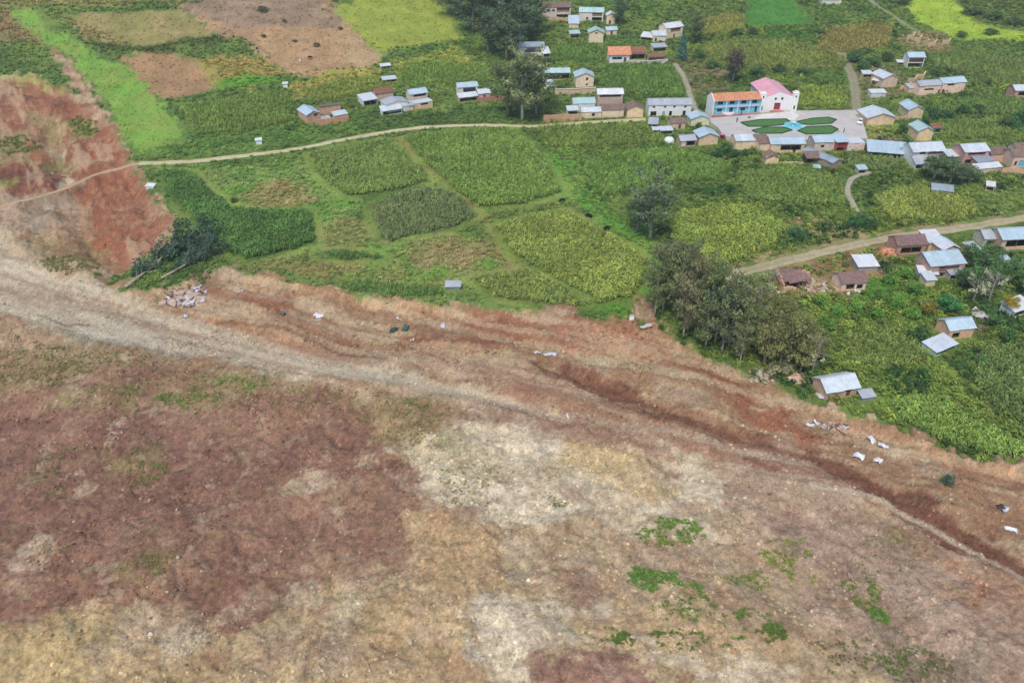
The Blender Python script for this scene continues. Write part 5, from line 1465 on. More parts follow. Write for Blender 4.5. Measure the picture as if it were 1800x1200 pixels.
for i, (x, y, t, w) in enumerate([(1330, 560, 500, 40), (1345, 540, 478, 36), (1318, 590, 540, 34), (1338, 625, 570, 34), (1425, 660, 600, 44)]):
    tree('bare', 'withered grey tree with thin leaves at the rim of the olive-brown trees', x, y, t, w, (156, 152, 118), 'withered grey trees above the slide edge', bark=(172, 164, 148))
tree('eucalyptus', 'dark tree right of the white-balconied house near the top edge', 1217, 78, 20, 36, EUCD)
tree('eucalyptus', 'dark tree beside the narrow white-roofed house at the top', 1090, 46, 2, 28, (64, 84, 58))
tree('cypress', 'blue-green cypress at the head of the grey lane', 1197, 108, 62, 24, (74, 110, 100))
tree('broadleaf', 'dark purplish tree behind the town hall', 1287, 146, 82, 44, (84, 80, 62))
for x, y, t, w in [(1640, 318, 272, 54), (1668, 326, 276, 56), (1690, 322, 290, 50), (1655, 308, 270, 46), (1705, 318, 292, 44)]:
    tree('broadleaf', 'dark tree in the clump below the two-storey houses at right', x, y, t, w, (80, 98, 66), 'dark clump below the two-storey houses')
for x, y, t, w in [(1700, 470, 428, 46), (1722, 492, 440, 50), (1712, 520, 462, 54), (1742, 508, 452, 50), (1690, 505, 470, 40), (1775, 500, 450, 48), (1800, 520, 468, 50), (1735, 462, 426, 44)]:
    tree('broadleaf', 'dark green tree in the thicket right of the stepped blue roofs', x, y, t, w, (74, 102, 60), 'thicket right of the stepped blue roofs')
for x, y, t, w in [(1706, 536, 484, 46), (1736, 538, 488, 44)]:
    tree('bare', 'grey withered tree in the thicket above the lone tan house', x, y, t, w, (150, 150, 118), 'grey trees above the lone tan house', bark=(168, 162, 148))
tree('broadleaf', 'ochre-yellow round tree near the right edge above the white awning', 1771, 552, 516, 32, (142, 126, 46))
tree('broadleaf', 'brown-olive round tree left of the lone tan house', 1628, 556, 528, 34, (120, 110, 50))
tree('broadleaf', 'large rounded deep-green tree just behind the lone tan house', 1662, 552, 520, 52, (62, 112, 62))
tree('shrub', 'dark bush standing alone left of the stepped path above the track', 1399, 418, 390, 40, (62, 98, 60), cat='shrub')
for x, y, t, w in [(1500, 402, 374, 40), (1528, 402, 378, 44), (1515, 392, 370, 36)]:
    tree('shrub', 'dark hedge bush at the foot of the stepped path', x, y, t, w, (58, 92, 50), 'bushes at the foot of the stepped path', cat='shrub')
for x, y, t, w in [(1276, 272, 244, 34), (1262, 278, 254, 30), (1290, 276, 256, 30), (1312, 274, 258, 28)]:
    tree('shrub', 'dark bush at the back of the cream houses below the square', x, y, t, w, (64, 92, 52), 'bushes behind the row below the square', cat='shrub')
for x, y, t, w in [(1640, 210, 180, 34), (1662, 206, 186, 36), (1625, 222, 200, 28), (1690, 200, 178, 34), (1770, 226, 196, 44), (1795, 216, 186, 44), (1720, 196, 178, 34), (1583, 235, 212, 24), (1590, 262, 238, 24)]:
    tree('shrub', 'dark green bush among the gardens right of the square', x, y, t, w, (60, 90, 50), 'bushes in the gardens right of the square', cat='shrub')
for x, y, t, w in [(1500, 110, 84, 40), (1530, 118, 92, 40), (1515, 126, 100, 36), (1560, 108, 86, 34), (1440, 62, 46, 30), (1295, 66, 44, 30), (1325, 62, 44, 26), (1250, 120, 100, 34), (1330, 134, 112, 38), (1370, 128, 108, 36), (1410, 132, 114, 36), (1230, 104, 84, 30)]:
    tree('shrub', 'dark green bush in the hedges on the slope behind the church', x, y, t, w, (64, 92, 50), 'hedge bushes behind the church', cat='shrub')
for x, y, t, w in [(1590, 8, -12, 40), (1710, 26, 8, 50), (1748, 34, 14, 50), (1785, 46, 26, 46), (1740, 60, 46, 40), (1690, 66, 52, 30)]:
    tree('shrub', 'dark bush on the hill beside the lime-green field at the top right', x, y, t, w, (70, 94, 50), 'bushes beside the top right lime field', cat='shrub')
for x, y, t, w in [(1545, 530, 500, 40), (1575, 545, 512, 44), (1605, 520, 490, 40), (1560, 500, 474, 36), (1590, 490, 464, 36), (1540, 560, 536, 36), (1600, 560, 534, 40), (1470, 560, 530, 40), (1500, 550, 524, 36), (1450, 580, 548, 44), (1440, 540, 512, 36)]:
    tree('shrub', 'bright green bush in the overgrown slope below the collapsed houses', x, y, t, w, (88, 124, 52), 'bushes below the collapsed houses', cat='shrub')
for x, y, t, w in [(1745, 575, 545, 40), (1770, 600, 568, 44), (1800, 590, 556, 44), (1735, 555, 530, 34), (1680, 648, 628, 34), (1715, 640, 618, 36), (1620, 660, 640, 30)]:
    tree('shrub', 'dark green bush around the lone tan house and its shed', x, y, t, w, (68, 100, 52), 'bushes around the lone tan house', cat='shrub')
for x, y, t, w in [(412, 356, 344, 18), (598, 52, 44, 14), (500, 40, 32, 12), (464, 66, 58, 14), (556, 82, 72, 20), (462, 20, 8, 30), (518, 74, 68, 14)]:
    tree('shrub', 'small dark bush dotted on the brown and grassy upper fields', x, y, t, w, (84, 88, 58), 'small bushes on the upper fields', cat='shrub')
for x, y, t, w in [(1316, 212, 201, 9), (1298, 221, 214, 9), (1468, 214, 207, 8), (1472, 235, 227, 9)]:
    tree('shrub', 'little clipped dark bush at the rim of the plaza garden', x, y, t, w, (66, 84, 66), 'clipped bushes of the plaza garden', cat='shrub')
b_ = tree('shrub', 'dark green uprooted bush lying alone on the bare slide at right', 1664, 851, 828, 28, (54, 84, 66), cat='shrub')

# fallen trees at the head of the slide
def fallen(label, foot, tip, color, width):
    a, b = at(*foot), at(*tip)
    tm, lm, H, R0 = PROTO[('eucalyptus', 1 + (_tn % 4))]
    za, zb = zat(*a) + .5, zat(*b) + 1.5
    d = Vector((b[0] - a[0], b[1] - a[1], zb - za)); L = d.length
    root = empty('fallen_tree', (a[0], a[1], za)); tag(root, label, 'fallen tree')
    root.rotation_euler = d.to_track_quat('Z', 'Y').to_euler()
    w = width / 2
    root.scale = (w / R0, w / R0 , L / H)
    t = bpy.data.objects.new('trunk', tm); t.color = col4((176, 160, 138)); link(t, root)
    c = bpy.data.objects.new('crown', lm); c.color = tuple(1.6 * q for q in col4(color, .08)[:3]) + (1,); link(c, root)
fallen('toppled tree with a long pale trunk lying toward the dark maize', (222, 508), (345, 420), (62, 84, 66), 9)
_tn += 1
fallen('toppled tree behind the one with the long pale trunk', (262, 472), (372, 412), (58, 82, 62), 9)
_tn += 1
fallen('toppled tree resting on the grass nearest the rubble heap', (285, 492), (392, 440), (64, 88, 70), 7.5)
_tn += 1
fallen('broken leaning tree at the left rim of the bare ground below the grove', (1262, 640), (1312, 560), (110, 106, 76), 3.0)
_tn += 1
fallen('broken bleached tree lying across the rim below the olive-brown trees', (1300, 660), (1400, 650), (140, 136, 106), 4.0)

# ------------------------------------------------------------------ scattered plants and broken earth (too many to count)
def blade_plant(seed, n, h, w, spread, curve, stem=False):
    rs = np.random.default_rng(seed); mb = MB()
    if stem:
        mb.tube([(0, 0, 0), (rs.normal(0, .03), rs.normal(0, .03), h * .85)], [.03, .012], 3)
    for k in range(n):
        a = rs.uniform(0, 6.28); z0 = h * rs.uniform(.25, .82) if stem else 0
        L = spread * rs.uniform(.7, 1.2); up = h * (.22 if stem else 1.0) * rs.uniform(.6, 1.1)
        d = np.array([math.cos(a), math.sin(a), 0]); s = np.array([-d[1], d[0], 0]) * w * .5
        p0 = np.array([0, 0, z0]); p1 = p0 + d * L * .5 + np.array([0, 0, up]); p2 = p0 + d * L + np.array([0, 0, up * (1 - curve)])
        b = len(mb.v)
        mb.v += [p0 - s * .5, p0 + s * .5, p1 + s, p1 - s, p2]
        mb.f += [(b, b + 1, b + 2, b + 3), (b + 3, b + 2, b + 4)]
    if stem:   # tassel
        for k in range(3):
            a = rs.uniform(0, 6.28); d = np.array([math.cos(a) * .2, math.sin(a) * .2, .16])
            p = np.array([0, 0, h * .85]); s = np.array([-d[1], d[0], 0]) * .25
            mb.tri(p - s, p + s, p + d)
    return mb

def shrublet(seed):
    rs = np.random.default_rng(seed); mb = MB()
    for k in range(56):
        d = rs.normal(size=3); d /= np.linalg.norm(d); d[2] = abs(d[2])
        p = d * np.array([.55, .55, .8]) * rs.uniform(.35, 1)
        n = rs.normal(size=3) + d; n /= np.linalg.norm(n); u = np.cross(n, rs.normal(size=3)); u /= np.linalg.norm(u); w = np.cross(n, u); s = rs.uniform(.1, .2)
        mb.quad(p - u * s, p + w * s * .5, p + u * s, p - w * s * .5)
    return mb

def clod(seed):
    rs = np.random.default_rng(seed)
    bm = bmesh.new(); bmesh.ops.create_icosphere(bm, subdivisions=1, radius=.5)
    mb = MB(); 
    for v in bm.verts:
        k = rs.uniform(.65, 1.2); mb.v.append((v.co.x * k, v.co.y * k * rs.uniform(.8, 1.1), v.co.z * k * .7 + .15))
    mb.f = [tuple(v.index for v in f.verts) for f in bm.faces]; bm.free()
    return mb

def proto_coll(name, mbs, m):
    c = bpy.data.collections.new(name)
    for i, mb in enumerate(mbs):
        me = bpy.data.meshes.new(name); me.from_pydata([tuple(map(float, v)) for v in mb.v], [], mb.f); me.materials.append(M[m])
        c.objects.link(bpy.data.objects.new('%s_%d' % (name, i), me))
    return c
COL = dict(maize=proto_coll('maize_plant', [blade_plant(s, 12, 1.0, .17, .72, 1.3, True) for s in (1, 2, 3, 4)], 'crop'),
           grass=proto_coll('grass_tuft', [blade_plant(s, 13, .5, .07, .38, .35) for s in (5, 6, 7)], 'crop'),
           herb=proto_coll('low_bush', [shrublet(s) for s in (8, 9, 10)], 'crop'),
           clod=proto_coll('earth_clod', [clod(s) for s in (12, 13, 14, 15)], 'clod'))
NG = {}
def node_group(key):
    if key in NG: return NG[key]
    g = bpy.data.node_groups.new('scatter_' + key, 'GeometryNodeTree')
    g.interface.new_socket('Geometry', in_out='INPUT', socket_type='NodeSocketGeometry')
    g.interface.new_socket('Geometry', in_out='OUTPUT', socket_type='NodeSocketGeometry')
    gi = g.nodes.new('NodeGroupInput'); go = g.nodes.new('NodeGroupOutput')
    ci = g.nodes.new('GeometryNodeCollectionInfo')
    ci.inputs['Collection'].default_value = COL[key]
    ci.inputs['Separate Children'].default_value = True
    ci.inputs['Reset Children'].default_value = True
    iop = g.nodes.new('GeometryNodeInstanceOnPoints')
    iop.inputs['Pick Instance'].default_value = True
    def na(t, n):
        a = g.nodes.new('GeometryNodeInputNamedAttribute'); a.data_type = t; a.inputs['Name'].default_value = n; return a.outputs['Attribute']
    g.links.new(gi.outputs[0], iop.inputs['Points'])
    g.links.new(ci.outputs[0], iop.inputs['Instance'])
    g.links.new(na('INT', 'pick'), iop.inputs['Instance Index'])
    g.links.new(na('FLOAT_VECTOR', 'turn'), iop.inputs['Rotation'])
    g.links.new(na('FLOAT_VECTOR', 'size'), iop.inputs['Scale'])
    g.links.new(iop.outputs[0], go.inputs[0])
    NG[key] = g
    return g

def scatter(name, key, xy, size, tint, label, cat, tilt=.12, dz=0.0, z=None):
    n = len(xy)
    if n == 0: return
    if z is None: z = ground(xy[:, 0], xy[:, 1], False)
    me = bpy.data.meshes.new(name)
    me.vertices.add(n)
    me.vertices.foreach_set('co', np.c_[xy, z + dz].astype(np.float32).ravel())
    a = me.attributes.new('turn', 'FLOAT_VECTOR', 'POINT'); a.data.foreach_set('vector', np.c_[rng.normal(0, tilt, n), rng.normal(0, tilt, n), rng.uniform(0, 6.28, n)].astype(np.float32).ravel())
    sz = size if size.ndim == 2 else np.repeat(size[:, None], 3, 1)
    a = me.attributes.new('size', 'FLOAT_VECTOR', 'POINT'); a.data.foreach_set('vector', sz.astype(np.float32).ravel())
    a = me.attributes.new('pick', 'INT', 'POINT'); a.data.foreach_set('value', rng.integers(0, len(COL[key].objects), n).astype(np.int32))
    a = me.attributes.new('tint', 'FLOAT_COLOR', 'POINT'); a.data.foreach_set('color', np.c_[tint, np.ones(n)].astype(np.float32).ravel())
    o = bpy.data.objects.new(name, me); link(o)
    md = o.modifiers.new('scatter', 'NODES'); md.node_group = node_group(key)
    return tag(o, label, cat, kind='stuff')

GAIN = 1.5     # leaves shade one another, so single leaves are paler than the field looks from afar
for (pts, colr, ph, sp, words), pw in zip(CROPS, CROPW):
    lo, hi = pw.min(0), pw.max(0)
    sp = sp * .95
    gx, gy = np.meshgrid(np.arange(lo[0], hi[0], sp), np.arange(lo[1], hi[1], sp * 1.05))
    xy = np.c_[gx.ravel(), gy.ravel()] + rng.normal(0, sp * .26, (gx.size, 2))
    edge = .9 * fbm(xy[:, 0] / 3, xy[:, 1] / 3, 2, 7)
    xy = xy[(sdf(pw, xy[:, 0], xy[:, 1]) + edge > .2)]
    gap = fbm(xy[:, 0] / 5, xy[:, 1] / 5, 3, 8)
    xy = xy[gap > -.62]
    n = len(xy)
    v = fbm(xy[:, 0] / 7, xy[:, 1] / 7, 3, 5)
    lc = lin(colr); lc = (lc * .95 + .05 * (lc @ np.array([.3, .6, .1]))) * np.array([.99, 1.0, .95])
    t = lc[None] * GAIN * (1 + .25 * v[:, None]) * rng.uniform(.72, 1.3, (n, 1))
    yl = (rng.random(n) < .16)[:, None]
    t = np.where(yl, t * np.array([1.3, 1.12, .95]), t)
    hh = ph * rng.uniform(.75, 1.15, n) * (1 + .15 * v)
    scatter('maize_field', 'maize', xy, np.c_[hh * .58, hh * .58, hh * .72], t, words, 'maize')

# wild grass and low bushes over the green ground
def sample(n, y0, y1, power=1.0):
    y = y0 + (y1 - y0) * rng.random(n) ** power
    x = (rng.random(n) * 2 - 1) * (0.66 * y + 20)
    return np.c_[x, y]
RUIN = P([(1372, 520), (1366, 490), (1420, 470), (1470, 462), (1530, 448), (1600, 438), (1580, 452), (1545, 480), (1530, 512), (1470, 522)])
def free(xy, soil_in=None, margin=.6):
    """keep clear of crops, tracks, the square and the bare earth"""
    x, y = xy[:, 0], xy[:, 1]
    ok = sdf(SOIL, x, y, 30) + 1.2 * fbm(x / 6, y / 6, 3, 3) < -.3
    for pw in CROPW: ok &= sdf(pw, x, y) < -.2
    for key, (ln, w) in ROADW.items(): ok &= ldist(ln, x, y) > w * .5 + (1.8 + 1.2 * noise(x / 4, y / 4, 77) if key == 'right' else .3)
    ok &= sdf(RUIN, x, y) < rng.uniform(-1, 6, len(x))
    ok &= sdf(PLAZA, x, y) < -margin
    for b in FOOT: ok &= sdf(b, x, y, 6) < -.3
    return xy[ok]
FOOT = []
for o in list(C.objects):
    if o.type == 'EMPTY' and o.name.split('.')[0] in ('house', 'shed', 'town_hall', 'church', 'collapsed_house'):
        w = [ch for ch in o.children if ch.name.split('.')[0] in ('wall', 'end_wall', 'back_wall')][0]
        vs_ = np.array([v.co for v in w.data.vertices]); a, b = vs_.min(0), vs_.max(0)
        c_, s_ = math.cos(o.rotation_euler.z), math.sin(o.rotation_euler.z)
        FOOT.append(np.array([(o.location.x + px * c_ - py * s_, o.location.y + px * s_ + py * c_) for px, py in ((a[0], a[1]), (b[0], a[1]), (b[0], b[1]), (a[0], b[1]))]))

BARE = [P(p) for p in ([(320, 12), (560, -20), (670, 95), (640, 127), (530, 137), (470, 110), (430, 75), (385, 66)], [(215, 100), (300, 92), (345, 105), (402, 152), (310, 177), (268, 165)])]
LOWG = [P(p) for p in ([(588, 22), (690, -30), (765, -30), (816, 74), (690, 90), (630, 60)], [(12, 18), (60, 14), (165, 95), (245, 130), (292, 190), (332, 242), (240, 270), (180, 170), (60, 60)], [(110, 25), (320, 18), (385, 66), (260, 88)], [(1318, -20), (1380, -20), (1430, 42), (1310, 46)], [(1570, -20), (1660, -20), (1720, 42), (1810, 62), (1690, 72), (1615, 38)])]
xy = free(sample(130000, 95, 520, 1.0))
z_, c_, _ = ground(xy[:, 0], xy[:, 1])
low = np.zeros(len(xy), bool)
for b in BARE + LOWG: low |= sdf(b, xy[:, 0], xy[:, 1]) > -1
for pw in CROPW[:7]: low |= np.abs(sdf(pw, xy[:, 0], xy[:, 1]) + 1.6) < 1.6
keep = (~low) | (rng.random(len(xy)) < .25)
xy, z_, c_, low = xy[keep], z_[keep], c_[keep], low[keep]
s_ = rng.uniform(.5, 1.3, len(xy)) * np.where(low, .6, 1.0) * (.8 + xy[:, 1] / 400)
scatter('wild_grass', 'grass', xy, np.c_[s_ * 1.5, s_ * 1.5, s_], c_ * 1.3 * rng.uniform(.7, 1.3, (len(xy), 1)), 'rough green grass over the meadows and verges', 'grass', .1, z=z_)

xy = free(sample(90000, 95, 520, 1.0), margin=2)
x, y = xy[:, 0], xy[:, 1]
dens = fbm(x / 17, y / 17, 4, 303) + .25 * S((x - 20) / 80) - .1
# hedgerows along the edges of the plots on the village side
hed = np.zeros(len(xy))
for pw in CROPW[7:]: hed = np.maximum(hed, S((3.2 - np.abs(sdf(pw, x, y) + 1.6)) / 3))
village = S((x + 5 - (300 - y) * .15) / 20)
near = S((x - 35) / 15) * S((215 - y) / 25)
keep = rng.random(len(xy)) < np.clip(dens * 1.6 + .35 * near, 0, .6) * (.15 + .85 * village) + .45 * hed * village
for b in BARE + LOWG: keep &= sdf(b, x, y) < -1
for b in BANKS: keep |= (ldist(b, x, y) < 2.2) & (rng.random(len(xy)) < .5)
keep &= ~((sdf(P([(330, 285), (700, 240), (1000, 345), (1140, 520), (900, 540), (430, 480)]), x, y) > 0) & (rng.random(len(xy)) < .93))
xy = xy[keep]
z_, c_, _ = ground(xy[:, 0], xy[:, 1])
n = len(xy)
s_ = rng.uniform(.9, 2.3, n) * (1 + .5 * (rng.random(n) < .15))
for b in BANKS: s_ = np.where(ldist(b, xy[:, 0], xy[:, 1]) < 3, s_ * .55, s_)
dk = np.clip(.5 + 1.2 * fbm(xy[:, 0] / 8, xy[:, 1] / 8, 3, 404), 0, 1)[:, None]
tt = (lin((60, 90, 46)) * (1 - dk) + lin((138, 154, 70)) * dk) * 1.25 * rng.uniform(.6, 1.3, (n, 1))
scatter('undergrowth', 'herb', xy, np.c_[s_, s_, s_ * .9], tt, 'bushy undergrowth and hedgerows between the plots and houses', 'undergrowth', .1, z=z_)

# weeds and turf patches on the bare foreground
WEED = [(E(1175, 925, 55, 26), .9, (104, 150, 52)), (E(1170, 1010, 62, 26), 1.0, (86, 146, 50)), (E(1210, 1070, 60, 30), .5, (98, 138, 54)), (E(1300, 1090, 60, 24), .7, (104, 142, 56)), (E(1185, 1120, 60, 18), .6, (84, 124, 48)),
        (E(1385, 960, 50, 26), .55, (134, 160, 58)), (E(1420, 1000, 30, 12), .7, (124, 152, 54)), (E(1320, 1005, 40, 20), .35, (122, 148, 60)), (E(1525, 1030, 30, 26), .6, (100, 144, 52)), (E(1556, 1066, 13, 12), 1.5, (92, 146, 48)),
        (E(1360, 1108, 16, 6), 1.2, (84, 122, 48)), (E(1560, 1130, 50, 40), .3, (110, 132, 66)), (E(1620, 1160, 60, 40), .3, (108, 126, 70)), (E(1465, 1140, 50, 26), .3, (104, 118, 66)), (E(1270, 1135, 12, 8), 1.2, (90, 124, 50)), (E(1065, 1110, 18, 8), 1.0, (92, 130, 52)), (E(1100, 1122, 14, 5), 1.2, (84, 118, 46)),
        (E(985, 885, 24, 12), .5, (126, 132, 74)), (E(330, 688, 60, 12), .5, (118, 152, 64)), (E(430, 665, 50, 9), .5, (122, 154, 64)), (E(190, 682, 50, 9), .35, (124, 150, 68)), (E(750, 703, 48, 12), .4, (116, 146, 58)), (E(250, 812, 40, 24), .4, (134, 142, 74)), (E(80, 812, 34, 22), .35, (138, 142, 78)),
        (E(60, 640, 90, 40), .25, (128, 134, 80)), (E(700, 740, 80, 40), .2, (136, 138, 78)), (E(270, 985, 24, 16), .4, (128, 134, 70)), (E(560, 700, 160, 30), .14, (134, 138, 80)), (E(200, 640, 200, 30), .12, (132, 132, 82)), (E(1570, 960, 60, 40), .12, (130, 140, 74)), (E(830, 850, 60, 40), .12, (146, 148, 84)),
        (E(1110, 640, 50, 10), .1, (120, 130, 70)), (E(120, 455, 60, 16), .25, (134, 138, 80)), (E(30, 250, 40, 16), .3, (124, 134, 70)), (E(140, 214, 26, 12), .4, (128, 142, 66)), (E(200, 480, 36, 14), .6, (98, 140, 56)), (E(300, 480, 70, 24), .5, (86, 128, 52))]
X_, T_ = [], []
for pts, dn, colr in WEED:
    pw = P(pts); lo, hi = pw.min(0) - 2, pw.max(0) + 2
    area = (hi - lo).prod(); n = int(area * dn * 22)
    q = lo + rng.random((n, 2)) * (hi - lo)
    clump = fbm(q[:, 0] / 1.6, q[:, 1] / 1.6, 4, 505, .6)
    q = q[(sdf(pw, q[:, 0], q[:, 1]) + 2.2 * fbm(q[:, 0] / 3, q[:, 1] / 3, 3, 506) > 0) & (clump > (-.02 if dn < .8 else -.18))]
    X_.append(q); T_.append(np.repeat((lin(colr) * .85 + lin((140, 132, 84)) * .2)[None], len(q), 0) * rng.uniform(.7, 1.3, (len(q), 1)))
xy = np.concatenate(X_); tt = np.concatenate(T_)
s_ = rng.uniform(.25, .6, len(xy)) * (1 + 1.0 * S((xy[:, 1] - 130) / 80))
scatter('weeds', 'grass', xy, np.c_[s_ * 1.4, s_ * 1.4, s_], tt, 'patches of green weeds and turf on the bare slide earth', 'weeds', .15)
# thin dry weeds all over the red foreground
xy = sample(90000, 55, 190, 1.0); x, y = xy[:, 0], xy[:, 1]
z_, c_, so = ground(x, y)
gr = (c_[:, 1] / c_[:, 0])
keep = (so > .9) & (rng.random(len(xy)) < np.clip((gr - .60) * 2.2, .05, .8) * np.clip(fbm(x / 5, y / 5, 4, 606, .65) * 1.5 + .4, 0, 1))
xy, z_, c_ = xy[keep], z_[keep], c_[keep]
s_ = rng.uniform(.18, .45, len(xy))
scatter('dry_weeds', 'grass', xy, np.c_[s_ * 1.5, s_ * 1.5, s_], (c_ * .6 + lin((160, 156, 98)) * .6) * rng.uniform(.7, 1.25, (len(xy), 1)), 'thin dry weeds sprouting across the red earth', 'weeds', .2, z=z_)
# clods and stones on the slide
xy = np.concatenate([sample(120000, 55, 150, .8), sample(60000, 120, 330, 1.0)]); x, y = xy[:, 0], xy[:, 1]
z_, c_, so = ground(x, y)
nz = fbm(x / 7, y / 7, 4, 707)
keep = (so > .95) & (rng.random(len(xy)) < np.clip(.32 + .9 * nz, .03, .9))
for ln, w in ROADW.values(): keep &= ldist(ln, x, y) > w * .5
xy, z_, c_ = xy[keep], z_[keep], c_[keep]
n = len(xy)
s_ = .10 + .75 * rng.random(n) ** 5 + np.where(xy[:, 1] > 140, .12, 0)
pal = (rng.random(n) < .05)[:, None]
tt = c_ * rng.uniform(.62, 1.25, (n, 1)); tt = np.where(pal, tt * .5 + lin((204, 190, 166)) * .5, tt)
scatter('slide_rubble', 'clod', xy, np.c_[s_, s_ * rng.uniform(.7, 1.1, n), s_ * rng.uniform(.5, .9, n)], tt, 'loose clods and stones strewn over the landslide', 'rubble', .4, dz=-.02, z=z_)

# alike trees and bushes: say which one, by its place in its group
ORD = ['first', 'second', 'third', 'fourth', 'fifth', 'sixth', 'seventh', 'eighth', 'ninth', 'tenth', 'eleventh', 'twelfth']
SHORT = {'trees of the wood at the top edge': 'dark tree of the wood at the top edge', 'eucalyptus grove on the brink of the slide': 'eucalyptus of the grove on the slide brink',
         'olive-brown trees above the slide edge': 'olive-brown tree beside the grove', 'withered grey trees above the slide edge': 'withered grey tree beside the grove',
         'dark clump below the two-storey houses': 'dark tree below the two-storey houses', 'thicket right of the stepped blue roofs': 'tree in the thicket by the stepped blue roofs',
         'grey trees above the lone tan house': 'grey withered tree above the lone tan house', 'bushes at the foot of the stepped path': 'dark bush at the foot of the stepped path',
         'bushes behind the row below the square': 'bush behind the cream row below the square', 'bushes in the gardens right of the square': 'garden bush right of the square',
         'hedge bushes behind the church': 'hedge bush on the slope behind the church', 'bushes beside the top right lime field': 'bush beside the top right lime field',
         'bushes below the collapsed houses': 'bright bush below the collapsed houses', 'bushes around the lone tan house': 'bush around the lone tan house',
         'small bushes on the upper fields': 'small bush on the upper brown fields', 'clipped bushes of the plaza garden': 'clipped bush of the plaza garden'}
byg = {}
for o in C.objects:
    g = o.get('group')
    if g in SHORT: byg.setdefault(g, []).append(o)
for g, os_ in byg.items():
    rows = [('', os_)]
    if len(os_) > 6:
        os_.sort(key=lambda o: o.location.y); h_ = (len(os_) + 1) // 2
        rows = [(' in the near row', os_[:h_]), (' in the far row', os_[h_:])]
    for rn, r_ in rows:
        r_.sort(key=lambda o: o.location.x / max(o.location.y, 1))
        for i, o in enumerate(r_):
            w = 'leftmost' if i == 0 else 'rightmost' if i == len(r_) - 1 else ORD[i] + ' from left'
            o['label'] = SHORT[g] + ', ' + w + rn
# ------------------------------------------------------------------ debris on the slide
def bent_sheet(label, px, py, L, W, color, rz=None, crumple=.25, m='sheet_x', name='torn_roof_sheet', cat='metal sheet', tilt=.12, group=None):
    xy = at(px, py); z = zat(*xy)
    rs = np.random.default_rng(int(px * 7 + py)); nx, ny = 9, 6
    V = []; Fc = []
    ph = rs.uniform(0, 6.28, 4)
    for s in (0, 1):
        for j in range(ny):
            for i in range(nx):
                u, v = i / (nx - 1) - .5, j / (ny - 1) - .5
                zz = crumple * (.6 * math.sin(u * 5 + ph[0]) + .5 * math.sin(v * 6 + ph[1] + u * 3) + .35 * math.sin((u + v) * 11 + ph[2])) + crumple * .9
                V.append((u * L * (1 + .08 * math.sin(v * 8 + ph[3])), v * W * (1 + .12 * math.sin(u * 7 + ph[2])), zz + .05 - .03 * s))
    for j in range(ny - 1):
        for i in range(nx - 1):
            a = j * nx + i
            Fc.append((a, a + 1, a + nx + 1, a + nx)); b = a + nx * ny; Fc.append((b + nx, b + nx + 1, b + 1, b))
    k = nx * ny
    rim = [i for i in range(nx)] + [j * nx + nx - 1 for j in range(1, ny)] + [(ny - 1) * nx + i for i in range(nx - 2, -1, -1)] + [j * nx for j in range(ny - 2, 0, -1)]
    Fc += [(rim[(i + 1) % len(rim)], rim[i], rim[i] + k, rim[(i + 1) % len(rim)] + k) for i in range(len(rim))]
    o = obj(name, V, Fc, m, None, col4(color, .05), True)
    o.location = (xy[0], xy[1], z + .05)
    o.rotation_euler = (rs.normal(0, tilt), rs.normal(0, tilt), rz if rz is not None else rs.uniform(0, 3.1))
    return tag(o, label, cat, group)
WS = (226, 230, 234)
